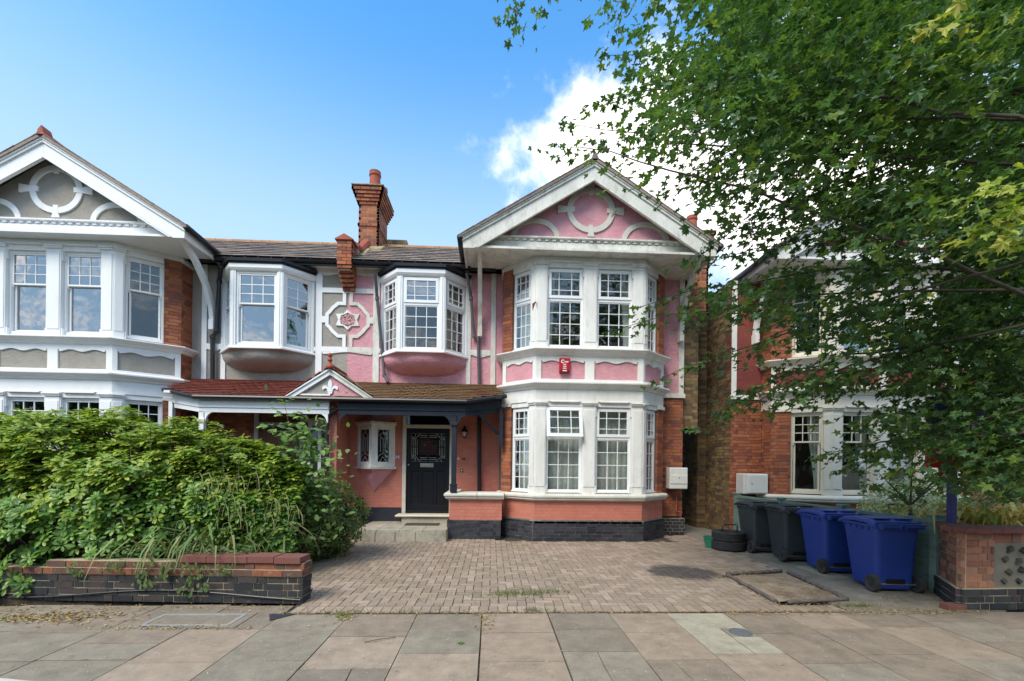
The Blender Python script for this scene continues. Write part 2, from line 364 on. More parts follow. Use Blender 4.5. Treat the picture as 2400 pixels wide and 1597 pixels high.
def text_mb(mb,fr,txt,size,depth=.004,mi=0,a=0,z=0,d=0):
    cu=bpy.data.curves.new('t','FONT'); cu.body=txt; cu.size=size; cu.extrude=depth/2; cu.resolution_u=2
    o=bpy.data.objects.new('t',cu); COL.objects.link(o); bpy.context.view_layer.update()
    me=bpy.data.meshes.new_from_object(o.evaluated_get(bpy.context.evaluated_depsgraph_get()))
    mb.add([fr.P(a+v.co.x,d+v.co.z,z+v.co.y) for v in me.vertices],[tuple(p.vertices) for p in me.polygons],mi)
    bpy.data.objects.remove(o); bpy.data.meshes.remove(me)
def bricks(parent,fr,a0,a1,z0,z1,mt,jm,bl=.215,bh=.065,j=.01,dep=.05,proud=.0,skip=(),name='brick',bond='flemish',back=True,jit=.001,rec=.005,brow=0):
    "brick skin: recessed mortar bed plus every brick"
    rec=max(rec,jit*1.6+.002 if jit>.002 else rec); pitch=bh+j; n=max(1,int(round((z1-z0)/pitch))); pitch=(z1-z0)/n; h=pitch-j
    if back: 
        m=MB(); m.box(fr,a0+rec+.001,a1-rec-.001,proud-dep,proud-rec,z0,z1); m.build('mortar',jm,parent)
    for r in range(n):
        zc=z0+(r+.5)*pitch; a=a0; k=0; rr=r+brow
        if bond=='flemish': seq=[bl,bl*.5-j/2] if rr%2==0 else [bl*.5-j/2,bl]; start=(0 if rr%2==0 else -bl*.28)
        elif bond=='header': seq=[.1025]; start=0 if rr%2==0 else -.05
        else: seq=[bl]; start=0 if rr%2==0 else -(bl+j)/2
        a=a0+start
        while a<a1-.012:
            w=seq[k%len(seq)]; k+=1; b=min(a+w,a1); aa=max(a,a0)
            a=a+w+j
            if b-aa<.02: continue
            ac=(aa+b)/2
            if any(s[0]<ac<s[1] and s[2]<zc<s[3] for s in skip): continue
            dj=random.uniform(-jit,jit)*1.6
            piece(parent,name,'cube',mt,fr.mat(ac,proud-.02+dj,zc,b-aa,.04,h,random.uniform(-1,1)*jit*2))
# ---------------------------------------------------------------- houses
YB,YC,YM,YR=9.38,10.0,10.35,10.6
def wavy(s,lo,amp):
    if s<.035 or s>.965: return lo+amp*1.25
    return lo+amp*(1-math.cos(4*PI*s))/2
def curtain(parent,fr,a0,a1,z0,z1,mt=None,d=-.2,fold=.05,pull=0.):
    n=max(6,int(abs(a1-a0)/.03)); m=MB(); v=[]; rows=5
    for j in range(rows+1):
        t=j/rows; z=z1+(z0-z1)*t
        for i in range(n+1):
            s=i/n; w=1-pull*math.sin(PI*.5*t)**2
            v.append(fr.P(a0+(a1-a0)*s*w,d+.02*math.sin(s*(a1-a0)/fold*3.1+.5*t),z))
    f=[(j*(n+1)+i,j*(n+1)+i+1,(j+1)*(n+1)+i+1,(j+1)*(n+1)+i) for j in range(rows) for i in range(n)]
    m.add(v,f); return m.build('curtain',mt or CURT,parent,smooth=True)
def grid_sash(fr,parent,win,a0,a1,z0,z1,cols,rows,fmat,gmat,d,fw=.05,ft=.045,bar=.016,name='sash',bevel=.004,horn=False):
    "one glazed light: frame + glazing bars as a sash mesh, every pane its own sub-part"
    m=MB()
    m.box(fr,a0,a1,d-ft,d,z0,z0+fw); m.box(fr,a0,a1,d-ft,d,z1-fw,z1)
    m.box(fr,a0,a0+fw,d-ft,d,z0+fw,z1-fw); m.box(fr,a1-fw,a1,d-ft,d,z0+fw,z1-fw)
    A0,A1,Z0,Z1=a0+fw,a1-fw,z0+fw,z1-fw
    ca=[A0]; 
    for c in cols: ca.append(ca[-1]+(A1-A0)*c/sum(cols))
    cz=[Z1]
    for c in rows: cz.append(cz[-1]-(Z1-Z0)*c/sum(rows))
    for a in ca[1:-1]: m.box(fr,a-bar/2,a+bar/2,d-ft*.75,d-.006,Z0,Z1)
    for z in cz[1:-1]: m.box(fr,A0,A1,d-ft*.75+.002,d-.008,z-bar/2,z+bar/2)
    if horn:
        for a in (a0+.005,a1-.025): m.box(fr,a,a+.02,d-ft,d-.004,z0-.05,z0)
    s=m.build(name,fmat,win,bevel=bevel)
    for i in range(len(cols)):
        for k in range(len(rows)):
            piece(win,'pane','cube',gmat,fr.mat((ca[i]+ca[i+1])/2,d-ft*.5,(cz[k]+cz[k+1])/2,ca[i+1]-ca[i]-bar*.4,.004,cz[k]-cz[k+1]-bar*.4))
    return s
def win_upvc(parent,fr,a0,a1,z0,z1,tr,d=-.07,opened=False,gm=None,gm2=None,cols=3):
    gm=gm or GLASSW; m=MB(); F=.045
    m.box(fr,a0,a1,d-.07,d,z0,z0+F); m.box(fr,a0,a1,d-.07,d,z1-F,z1); m.box(fr,a0,a0+F,d-.07,d,z0+F,z1-F); m.box(fr,a1-F,a1,d-.07,d,z0+F,z1-F)
    m.box(fr,a0+F,a1-F,d-.07,d,tr-.035,tr+.035); m.box(fr,a0-.01,a1+.01,d,d+.035,z0-.01,z0+.02)
    w=m.build('window',UPVC,parent,bevel=.005)
    up=fr
    if opened:
        an=R(13); k=np.array(fr.k)*math.cos(an)-fr.n*math.sin(an); n=fr.n*math.cos(an)+np.array(fr.k)*math.sin(an)
        h=fr.sub(0,d+.03,z1-.01); up=Fr(h.o,fr.t,n,k)
        grid_sash(up,parent,w,a0+.005,a1-.005,-(z1-tr)-.0,0,[.27,.45,.28],[.3,.47,.23],UPVC,gm,.02,fw=.075,ft=.05)
    else: grid_sash(fr,parent,w,a0+F*.6,a1-F*.6,tr+.02,z1-F*.6,[.27,.45,.28][:cols] if cols==3 else [1]*cols,[.3,.47,.23],UPVC,gm,d+.018,fw=.062,ft=.05)
    grid_sash(fr,parent,w,a0+F*.7,a1-F*.7,z0+F*.7,tr-.03,[1]*cols,[.24,.26,.26,.24],UPVC,gm2 or gm,d-.012,fw=.028,ft=.04)
    return w
def win_sash(parent,fr,a0,a1,z0,z1,tr,d=-.07,pm=None,gm=None,gm2=None,cols=3):
    pm=pm or SASHW; gm=gm or GLASSH; m=MB(); F=.045
    m.box(fr,a0,a1,d-.1,d,z0,z0+F+.02); m.box(fr,a0,a1,d-.1,d,z1-F,z1); m.box(fr,a0,a0+F,d-.1,d,z0+F,z1-F); m.box(fr,a1-F,a1,d-.1,d,z0+F,z1-F)
    w=m.build('window',pm,parent,bevel=.005)
    grid_sash(fr,parent,w,a0+F,a1-F,tr-.02,z1-F,[1]*cols,[1,1,1],pm,gm,d-.012,fw=.035,ft=.04,bar=.018,horn=True)
    grid_sash(fr,parent,w,a0+F+.012,a1-F-.012,z0+F+.02,tr+.015,[1],[1],pm,gm2 or gm,d-.056,fw=.04,ft=.04,horn=False)
    return w
def ribbon(m,fr,pts,w,d0,d1,mi=0,closed=False):
    "mitred band along polyline (a,z)"
    P=[np.array(p,float) for p in pts]; n=len(P); L=[];Rr=[]
    for i in range(n):
        a=P[i]-P[i-1] if (i>0 or closed) else None; b=P[(i+1)%n]-P[i] if (i<n-1 or closed) else None
        if a is None:a=b
        if b is None:b=a
        a=a/np.linalg.norm(a);b=b/np.linalg.norm(b);na=np.array((-a[1],a[0]));nb=np.array((-b[1],b[0])); q=na+nb; q/=max(1e-6,np.linalg.norm(q)); q=q/max(.4,q@na)
        L.append(P[i]+q*w/2); Rr.append(P[i]-q*w/2)
    for i in range(n if closed else n-1):
        j=(i+1)%n; m.prism(fr,[tuple(Rr[i]),tuple(Rr[j]),tuple(L[j]),tuple(L[i])],d0,d1,mi)
def arc(cx,cz,rx,rz,t0,t1,n=20): return [(cx+rx*math.cos(R(t0+(t1-t0)*i/n)),cz+rz*math.sin(R(t0+(t1-t0)*i/n))) for i in range(n+1)]
def tiltm(fr,a,d,z,sa,sd,sz,rot,tilt):
    f=Fr(fr.o,fr.t,fr.n+tilt*fr.k,fr.k-tilt*fr.n); M=f.mat(0,0,0,sa,sd,sz,rot); M[:3,3]=fr.P(a,d,z); return M
def build_half(H,X0,s,p):
    uc,cdx,ue=p['uc'],p['cdx'],p['ue']; bm,bj=p.get('brick',ORB),p.get('joint',ORJ)
    wm,st,tm=p['white'],p['stucco'],p['trim']
    def Lc(u,y): return (X0+s*u,y)
    def frm(u0,y0,u1,y1):
        L=math.hypot(u1-u0,y1-y0); t=((u1-u0)/L,(y1-y0)/L)
        return Fr((X0+s*u0,y0,0),(s*t[0],t[1],0),(s*t[1],-t[0],0),L=L)
    def sw(m,prof,pts,mi=0):
        q=[Lc(*a) for a in pts]
        if s<0: q=q[::-1]
        m.sweep(prof,q,mi=mi)
    M_=frm(0,YM,1,YM); M_.L=None
    hw=1.15; P=[(uc-hw-cdx,YM),(uc-hw-cdx,YC),(uc-hw,YB),(uc+hw,YB),(uc+hw+cdx,YC),(uc+hw+cdx,YM)]
    seg=[frm(*P[i],*P[i+1]) for i in range(5)]
    ru=p.get('ret0',P[0][0])
    # masonry shell of the bay: pieces between openings
    bay=P
    m=MB(); sw(m,[(-.03,.83),(-.25,.83),(-.25,.2),(-.03,.2)],bay); 
    sw(m,[(-.04,3.90),(-.25,3.90),(-.25,3.37),(-.04,3.37)],bay)
    m.build('bay_wall',bj,H)
    # white mouldings
    m=MB()
    sw(m,[(0,2.93),(0,3.19),(-.25,3.19),(-.25,2.93)],bay)
    sw(m,[(0,3.19),(.03,3.2),(.05,3.24),(.09,3.26),(.13,3.30),(.13,3.335),(.0,3.37),(-.1,3.37),(-.1,3.19)],bay)
    m.build('lower_cornice',wm,H,bevel=.006)
    m=MB(); sw(m,[(0,3.90),(.03,3.91),(.05,3.95),(.09,3.97),(.14,4.01),(.14,4.035),(.0,4.06),(-.25,4.06),(-.25,3.90)],bay)
    m.build('upper_cornice',wm,H,bevel=.006)
    m=MB(); sw(m,[(0,5.88),(0,6.04),(-.25,6.04),(-.25,5.88)],bay); sw(m,[(0,5.86),(.03,5.87),(.035,5.93),(0,5.95)],[bay[0],bay[1]]); sw(m,[(0,5.86),(.03,5.87),(.035,5.93),(0,5.95)],[bay[4],bay[5]]); m.build('bay_head',wm,H,bevel=.005)
    m=MB(); sw(m,[(0,.83),(.06,.85),(.085,.87),(.085,.90),(.11,.915),(.11,.955),(.08,.985),(-.1,1.0),(-.1,.83)],bay); m.build('stone_sill',p.get('sill',wm),H,bevel=.006)
    # panel band
    F=seg[2]; W_=2*hw
    m=MB(); sw(m,[(-.028,3.36),(-.028,3.91),(-.2,3.91),(-.2,3.36)],bay[1:5]); m.build('stucco_panel',st,H)
    m=MB()
    def band(fr,L,posts):
        m.box(fr,0,L,-.03,0,3.36,3.41)
        for a0,a1 in posts: m.box(fr,a0,a1,-.03,.001,3.41,3.905)
        for i in range(len(posts)-1):
            A,B=posts[i][1],posts[i+1][0]; n=28; lo=[(A+(B-A)*k/n,wavy(k/n,3.755,.045)) for k in range(n+1)]; hi=[(a,3.905) for a,_ in lo]
            m.strip(fr,lo,hi,-.03,.0)
    band(F,W_,[(0,.12),(W_/2-.1,W_/2+.1),(W_-.12,W_)])
    for sg,rv in ((seg[1],0),(seg[3],1)):
        L=sg.L; band(sg,L,[(0,.1),(L-.08,L)] if not rv else [(0,.08),(L-.1,L)])
    m.build('panel_surround',wm,H,bevel=.003)
    # pilasters, brick piers, windows, floor by floor
    wl=p['win']
    wj=0
    for fl,(z0,z1,zt,zb) in enumerate(((1.0,2.93,2.18,1.02),(4.06,5.88,5.11,4.09))):
        m=MB()
        def pil(fr,a0,a1,capl=0,capr=0):
            m.box(fr,a0,a1,-.22,.0,z0-.02,z1); m.box(fr,a0+.02,a1-.02,-.01,.012,z0+.14,z1-.16)
            zc=z1-.07
            m.box(fr,a0-.02*capl,a1+.02*capr,-.1,.03,zc,zc+.035); m.box(fr,a0-.035*capl,a1+.035*capr,-.1,.05,zc+.035,zc+.06)
            for a,q in ((a0,capl),(a1,capr)):
                if q:
                    sg_=-1 if a==a0 else 1
                    m.box(fr,min(a,a+sg_*.02),max(a,a+sg_*.02),-.09,-.012,z1-.3,z1-.07); m.box(fr,min(a,a+sg_*.03),max(a,a+sg_*.03),-.09,-.012,z0,z0+.16)
        pil(F,0,.235,0,1); pil(F,W_/2-.14,W_/2+.14,1,1); pil(F,W_-.235,W_,1,0)
        wins=[(F,.235,W_/2-.14,3),(F,W_/2+.14,W_-.235,3)]
        for a0,a1 in ((.235,W_/2-.14),(W_/2+.14,W_-.235)):
            m.box(F,a0,a1,-.22,-.02,zb+1.81 if fl==0 else 5.77,z1); m.prism(F,[(a0+.06,z1+.02),(a1-.06,z1+.02),(a1-.1,z1-.01),(a0+.1,z1-.01)],-.02,.028)
        for sg,rv in ((seg[1],0),(seg[3],1)):
            L=sg.L; pl,bk=p['pil']*L,p['bk']*L
            if rv: pil(sg,0,pl,0,1); aw=(pl,L-bk); ab=(L-bk,L)
            else: pil(sg,L-pl,L,1,0); aw=(bk,L-pl); ab=(0,bk)
            m.box(sg,aw[0],aw[1],-.22,-.02,zb+1.81 if fl==0 else 5.77,z1)
            if fl==0: 
                m.box(sg,ab[0]-.0,ab[1]+.0,-.02,.04,z1-.07,z1-.0)
            wins.append((sg,aw[0],aw[1],3))
            bricks(H,sg,ab[0],ab[1],z0-.02,z1-(.07 if fl==0 else 0),bm,bj,dep=.22,brow=fl)
        m.build('pilaster',wm,H,bevel=.006)
        for i,(fr,a0,a1,nc) in enumerate(wins):
            zh=zb+1.81 if fl==0 else 5.77
            w=wl(H,fr,a0,a1,zb,zh,zt,fl,i)
        for sg in (seg[0],seg[4]):
            bricks(H,sg,0,sg.L,z0-.02,z1,bm,bj,dep=.22)
    for sg in (seg[0],seg[4]): bricks(H,sg,0,sg.L,3.37,3.9,bm,bj,dep=.1)
    # below the sill
    for i,sg in enumerate(seg): bricks(H,sg,0,sg.L,.43,.83,p['low'],p['lowj'],bond='flemish',dep=.1,jit=.0005 if p['low'] is SALMON else .001,rec=.0025 if p['low'] is SALMON else .004,j=.005 if p['low'] is SALMON else .01)
    pb=.05
    m=MB(); sw(m,[(pb-.003,-.3),(pb-.003,.41),(0,.44),(-.1,.44),(-.1,-.3)],bay); m.build('plinth_core',BLACKJ,H)
    for i,sg in enumerate(seg):
        e0=pb*.41 if i in(2,3) else (-pb if i==0 else (.4*pb if i==1 else -0)); 
        a0,a1=(-.0,sg.L)
        if i==2: a0,a1=-.02,sg.L+.02
        bricks(H,sg,a0,a1,0,.37,BLACKB,BLACKJ,proud=pb,back=False,bond='stretcher' if i==2 else 'flemish',bh=.065,j=.009)
        if i in (1,2,3): # bevelled top course
            n=max(1,int(sg.L/.23)); w=sg.L/n
            for k in range(n): 
                mm=sg.mat((k+.5)*w,pb-.028,.392,w-.01,.05,.05); piece(H,'brick','cube',BLACKB,mm)
    # gable
    g0=9.05; gz=6.04
    G=frm(0,9.33,1,9.33); c=p.get('gc',uc)
    m=MB(); m.prism(G,[(c-2.5,6.05),(c+2.5,6.05),(c,7.66)],-.1,0); m.build('gable_wall',st,H)
    m=MB(); m.box(G,c-2.45,c+2.45,0,.05,6.045,6.235); m.box(G,c-2.5,c+2.42,.0,.065,6.04,6.075); m.box(G,c-2.3,c+2.3,.0,.1,6.30,6.33)
    m.build('tie_beam',p['barge'],H,bevel=.004)
    m=MB(); n=29
    for k in range(n):
        a=c-2.17+k*4.34/(n-1); m.box(G,a-.036,a+.036,0,.07,6.25,6.30)
    m.box(G,c-2.35,c+2.35,0,.03,6.235,6.30); m.build('dentils',p['barge'],H)
    m=MB(); om=p['orn']
    ribbon(m,G,arc(c,6.95,.45,.42,0,360,36)[:-1],.115,0,.03,closed=True)
    for an in (0,90,180,270):
        ca,sa=math.cos(R(an)),math.sin(R(an)); k=1 if an in(0,180) else .93
        q=[(.34,-.05),(.34,.05),(.5,.055),(.7 if an in (0,180) else .6,.085),(.7 if an in(0,180) else .6,-.085),(.5,-.055)]
        m.prism(G,[(c+k*(x*ca-y*sa),6.95+k*(x*sa+y*ca)) for x,y in q],0,.036)
    for sg_ in (-1,1):
        ribbon(m,G,arc(c+sg_*1.17,6.33,.46,.36,0,180,22),.105,0,.03)
    m.build('gable_ornament',om,H,bevel=.003)
    B=frm(0,9.05,1,9.05)
    for sg_ in (-1,1):
        m=MB(); f=lambda a:c+sg_*a*(p.get('gs',1) if sg_>0 else 1)
        m.prism(B,[(f(2.66),6.13),(f(2.645),5.945),(f(2.43),5.945),(f(0),7.445),(f(0),7.755)],-.045,0)
        m.prism(B,[(f(2.67),6.135),(f(2.67),6.07),(f(0),7.69),(f(0),7.76)],0,.03); m.prism(B,[(f(2.69),6.15),(f(2.69),6.11),(f(0),7.74),(f(0),7.775)],0,.05)
        m.prism(B,[(f(2.40),5.955),(f(2.35),5.955),(f(0),7.405),(f(0),7.445)],-.05,.012)
        m.build('bargeboard',p['barge'],H,bevel=.004)
    m=MB(); m.box(B,c-2.6,c+(2.52 if 'gs' in p else 2.6),-1.3,-.046,5.985,6.03) ; m.build('soffit',p['barge'] if p['barge'] is TRIMR else WHITEB,H)
    m=MB()
    for sg_ in (-1,1):
        f=lambda a:c+sg_*a*(p.get('gs',1) if sg_>0 else 1)
        m.prism(B,[(f(2.72),6.12),(f(2.72),6.175),(f(0),7.835),(f(0),7.775)],-6,.07)
    m.build('gable_roof',SLATE,H)
    for sg_ in (-1,1):   # verge slates seen as a stepped edge
        n=22
        for k in range(n):
            t=(k+.5)/n; a=sg_*2.7*(1-t)*(p.get('gs',1) if sg_>0 else 1); z=6.19+t*(7.85-6.19); an=math.atan2(1.66,2.7)*(-sg_)
            for q in range(3):
                fr2=B; piece(H,'roof_slate','cube',SLATE,fr2.mat(c+a,-.05-.26*q+random.uniform(-.004,.004),z+.004,.2,.25,.012,an+sg_*-.03))
    m=MB()
    for q in range(8): m.tube([Lc(c,8.98+q*.45)+(7.83,),Lc(c,8.98+q*.45+.44)+(7.83,)],.07,8)
    m.build('ridge_tiles',p['ridge'],H)
    m=MB(); m.prism(B,[(c-.07,7.8),(c+.07,7.8),(c+.05,7.9),(c+.02,7.94),(c-.02,7.99),(c-.05,7.9)],-.13,.075); m.build('finial',p['ridge'],H,bevel=.01)
    # eaves fascia and gutters along both flanks of the gable
    m=MB()
    for sg_ in (-1,1): m.box(B,min(c+sg_*2.6,c+sg_*2.645)-(.08 if sg_>0 and 'gs' in p else 0),max(c+sg_*2.6,c+sg_*2.645)-(.08 if sg_>0 and 'gs' in p else 0),-1.3,-.046,5.95,6.13)
    m.build('eaves_fascia',p['barge'],H)
    m=MB()
    for sg_ in (-1,1):
        pts=[Lc(c+sg_*(2.71 if sg_<0 or 'gs' not in p else 2.64),9.0)+(6.14,),Lc(c+sg_*(2.71 if sg_<0 or 'gs' not in p else 2.64),10.3)+(6.09,)]; m.tube(pts,.06,10)
    m.build('gable_gutter',BLACKM,H,smooth=True)
    # curved timber brackets under the soffit
    for ub in (p['ub'],min(c+2.35,ue-.1)):
        m=MB(); Fb=Fr(Lc(ub,0)+(0,),(0,1,0),(s,0,0)); n=22; lo=[];hi=[]
        for k in range(n+1):
            t=k/n; y=9.22+(10.28-9.22)*(math.sin(t*PI/2))**.9; z=6.0-1.42*t**1.25; sc=.018*abs(math.sin(t*PI*4))
            lo.append((y-.05-sc,z-.02)); hi.append((y+.05,z+.05))
        m.strip(Fb,lo,hi,-.045,.045); m.box(Fb,10.18,10.35,-.05,.05,4.5,4.72); m.build('eaves_bracket',p['barge'],H,bevel=.004)
    # upper main wall
    uo=p['uo']; m=MB(); m.box(M_,P[5][0]-.02,ue,-.22,0,3.25,6.0)
    if p.get('oriel',1):
        m.box(M_,0,uo-.8,-.22,0,3.0,6.0); m.box(M_,uo+.8,P[0][0]+.02,-.22,0,3.0,6.0); m.box(M_,uo-.8,uo+.8,-.22,0,3.0,4.05); m.box(M_,uo-.8,uo+.8,-.22,0,5.68,6.0)
    else: m.box(M_,0,P[0][0]+.02,-.22,0,3.0,6.0)
    m.build('stucco_wall',st,H)
    m=MB(); ft=p['u3']; T=.025
    for a0,a1 in ((.57,.71),(2.69,2.79),(ft,ft+.11)): m.box(M_,a0,a1,0,T,3.42 if a0>1 or 1 else 0,6.0)
    def rail(a0,a1,z0,z1,wave=None,wd=-1):
        m.box(M_,a0,a1,0,T+.002,z0,z1)
        if wave:
            n=20; hi=[(a0+(a1-a0)*k/n,z0+.001) for k in range(n+1)]; lo=[(a,z0-(.0+.05*(1-math.cos(2*PI*wave*k/n))/2 if 0<k<n else 0)-.004) for k,(a,_) in enumerate(hi)]
            m.strip(M_,lo,hi,0,T)
    rail(0,.57,5.88,6.0,.5); rail(0,.57,5.44,5.55); rail(0,.57,4.1,4.215,.5)
    rail(.71,.80,4.1,4.2); rail(2.79,ft,4.1,4.22,1)
    rail(P[5][0]+.02,ue-.1,3.2,3.25); m.box(M_,ue-.12,ue,0,T,3.3,6.0); m.box(M_,ue-.5,ue+.03,0,.05,3.2,3.3)
    if p.get('party',1):
        for sy in (1,-1):
            zc=4.83; pts=[(.075,.63),(.075,.37),(.215,.37),(.33,.27),(.40,.18),(.46,.12),(.46,.035),(.6,.035)]
            ribbon(m,M_,[(a,zc+sy*z) for a,z in pts],.075,0,T+.004)
        ring=[(0,.235),(.09,.14),(.26,.13),(.21,0),(.26,-.13),(.09,-.14),(0,-.235)]
        ins=[(0,.16),(.09,.115),(.15,.1),(.165,0),(.15,-.1),(.09,-.115),(0,-.16)]
        for k in range(6): m.prism(M_,[(a,zc+z) for a,z in (ring[k],ring[k+1],ins[k+1],ins[k])],0,T+.006)
        b=MB()
        for k in range(60):
            a=random.uniform(.0,.15); z=random.uniform(-.12,.12); r=random.uniform(.012,.028)
            b.prism(M_,[(a+r*math.cos(t)*random.uniform(.6,1.2),zc+z+r*math.sin(t)*random.uniform(.6,1.2)) for t in [0,1,2,3,4,5]],0,random.uniform(.006,.03))
        b.build('rosette',p['ros'],H)
    m.build('timber_framing',tm,H,bevel=.003)
    # oriel window
    if p.get('oriel',1):
        f,bk=p['of'],p['ob']; yo=9.81; O=[(uo-bk,YM),(uo-f,yo),(uo+f,yo),(uo+bk,YM)]
        os_=[frm(*O[i],*O[i+1]) for i in range(3)]
        m=MB(); 
        def osw(prof,mi=0): sw(m,prof,O,mi)
        osw([(0,5.66),(.02,5.68),(.045,5.72),(.045,5.8),(-.15,5.8),(-.15,5.66)]); osw([(0,4.0),(.035,4.005),(.035,4.04),(0,4.07),(-.15,4.07),(-.15,4.0)])
        for i,sg in enumerate(os_):
            L=sg.L; e=.1 if i==1 else .06
            m.box(sg,0,e,-.12,0,4.07,5.66); m.box(sg,L-e,L,-.12,0,4.07,5.66)
            for a in (e*.5,L-e*.5): m.box(sg,a-.012,a+.012,-.02,.012,4.07,5.66)
        m.build('oriel_frame',p['owm'],H,bevel=.004)
        for i,sg in enumerate(os_):
            e=.1 if i==1 else .06; p['owin'](H,sg,e,sg.L-e,4.07,5.66,5.07 if p.get('upvc') else 4.98,2,i)
        m=MB(); sw(m,[(.09,5.84),(.1,5.9),(-.2,5.93),(-.2,5.84)],O); sw(m,[(.05,5.8),(.05,5.845),(-.2,5.845),(-.2,5.8)],O); m.build('oriel_flashing',BLACKM,H)
        m=MB(); prev=None; v=[];n=7; K=9
        rr=[(0,1.,4.0),(1,1.0,3.93),(2,.97,3.86),(3,.88,3.79),(4,.72,3.73),(5,.55,3.69),(6,.42,3.6)]
        for _,k,z in rr:
            for (u,y) in O:
                uu=uo+(u-uo)*(k*.5+.5 if k>.5 else k*.9+.2); yy=YM+(y-YM)*(k if k>.5 else .12+.0*k)
                if y==YM: uu=uo+(u-uo)*(.4+.6*k)
                v.append(Lc(uu,yy)+(z,))
        fs=[(i*4+j,i*4+j+1,(i+1)*4+j+1,(i+1)*4+j) for i in range(6) for j in range(3)]+[(0,1,2,3),(24,25,26,27)]
        m.add(v,fs,0,s<0); ob=m.build('oriel_base',st,H,smooth=True)
        sb=ob.modifiers.new('s','SUBSURF'); sb.levels=sb.render_levels=2; sb.subdivision_type='CATMULL_CLARK'
        m=MB(); m.box(M_,uo-.33,uo+.33,0,.05,3.60,3.64); m.build('oriel_corbel',st,H,bevel=.006)
        curtain_set=p.get('ocurt')
        if curtain_set:
            for i,sg in enumerate(os_):
                if i!=1: curtain(H,sg,.08,sg.L-.08,4.1,5.6,CURT,d=-.25)
    # main roof, gutter, ridge
    m=MB(); yr,zr=11.6,7.08
    sideS=Fr(Lc(0,0)+(0,),(0,1,0),(s,0,0))
    m.prism(sideS,[(9.98,6.0),(9.98,6.03),(yr,zr+.02),(yr+4,zr-2.8),(yr+4,zr-2.9),(yr,zr-.06)],.14,c-.6); m.build('roof_deck',SLATE,H)
    sl=Fr(Lc(0,9.97)+(6.035,),(s,0,0),(0,-.557,.83),(0,.83,.557)); Ls=math.hypot(yr-9.97,zr-6.03); n=9
    for r in range(n):
        zz=(r+.5)*Ls/n; k=0; a=.15-(r%2)*.14
        while a<3.55:
            piece(H,'roof_slate','cube',SLATE,tiltm(sl,a+.14,.016+random.uniform(0,.006),zz,.272,.009,Ls/n+.05,random.uniform(-.012,.012),.09)); a+=.28
    m=MB(); a=.15
    while a<c-.9: m.tube([Lc(a,yr)+(zr+.03,),Lc(a+.43,yr)+(zr+.03,)],.075,8); a+=.44
    m.build('ridge_tiles',RIDGE,H)
    m=MB(); m.tube([Lc(.14,10.02)+(6.03,),Lc(2.78,10.02)+(6.0,)],.058,10); m.box(M_,.12,ft+.1,.25,.3,5.93,6.06); m.build('gutter',BLACKM,H,smooth=False)
    m=MB(); m.box(M_,.1,P[0][0]+.1,0,.27,5.985,6.01); m.build('eaves_board',tm,H)
    # rooms behind the glass
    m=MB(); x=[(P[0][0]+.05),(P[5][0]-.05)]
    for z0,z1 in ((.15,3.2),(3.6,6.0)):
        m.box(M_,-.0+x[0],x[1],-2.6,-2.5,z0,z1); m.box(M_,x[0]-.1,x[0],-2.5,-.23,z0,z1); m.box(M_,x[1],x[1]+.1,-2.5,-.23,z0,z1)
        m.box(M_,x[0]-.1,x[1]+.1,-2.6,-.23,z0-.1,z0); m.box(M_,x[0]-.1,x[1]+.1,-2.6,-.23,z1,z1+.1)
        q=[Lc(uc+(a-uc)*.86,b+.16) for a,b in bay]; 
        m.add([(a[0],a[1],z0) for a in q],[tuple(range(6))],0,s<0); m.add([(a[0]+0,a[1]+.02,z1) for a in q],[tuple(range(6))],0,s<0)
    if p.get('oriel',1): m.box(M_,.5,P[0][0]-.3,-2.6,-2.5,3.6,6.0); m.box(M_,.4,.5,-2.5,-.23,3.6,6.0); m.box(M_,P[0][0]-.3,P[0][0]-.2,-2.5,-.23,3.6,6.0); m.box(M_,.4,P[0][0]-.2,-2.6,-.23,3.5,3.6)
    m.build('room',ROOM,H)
    return dict(Lc=Lc,frm=frm,P=P,seg=seg,M_=M_,F=F,W=W_,s=s)
# ---------------------------------------------------------------- the three houses
X0=-3.29
HP=thing('semi_detached_house','pink and white semi-detached house with salmon brick porch, black front door and pink gable','house',(.6,10,0))
HG=thing('semi_detached_house','grey and white semi-detached house with red porch tiles, partly hidden by the green hedge','house',(-7.3,10,0))
HN=thing('semi_detached_house','cream and orange brick house beyond the alley, mostly hidden behind the maple leaves','house',(9.8,10,0))
def w_pink(H,fr,a0,a1,z0,z1,zt,fl,i):
    w=win_upvc(H,fr,a0,a1,z0,z1,zt,opened=(fl==0 and i==0),cols=3 if i<2 else 3)
    if fl==0: curtain(H,fr,a0-.02,a1+.02,z0,z1,CURT,d=-.3,fold=.06)
    elif i in (0,): curtain(H,fr,a0-.03,a0+.2,z0,z1,CURT,d=-.28,fold=.04,pull=.3)
    elif i==1: curtain(H,fr,a1+.03,a1-.2,z0,z1,CURT,d=-.28,fold=.04,pull=.3)
    else: curtain(H,fr,a0,a1,z0,z1,CURT,d=-.3,fold=.05)
    return w
def w_grey(H,fr,a0,a1,z0,z1,zt,fl,i):
    w=win_sash(H,fr,a0,a1,z0,z1,zt,gm=GLASSH if fl and i in(0,1) else GLASSW,gm2=GLASSH if fl and i in (0,1) else GLASSW)
    return w
def w_neigh(H,fr,a0,a1,z0,z1,zt,fl,i):
    w=win_sash(H,fr,a0,a1,z0,z1,zt,pm=SASHC,gm=GLASSW,gm2=GLASSW if fl==0 else GLASSH)
    if fl==0: curtain(H,fr,a1-.02 if SN<0 and i>=2 and 0 else a0+.02,a0+.3,z0,z1,CURT,d=-.25,fold=.05,pull=.55)
    return w
def w_or_p(H,fr,a0,a1,z0,z1,zt,fl,i):
    return win_upvc(H,fr,a0,a1,z0,z1,zt,d=-.03,gm=GLASSH if i==1 else GLASSW,gm2=GLASSW)
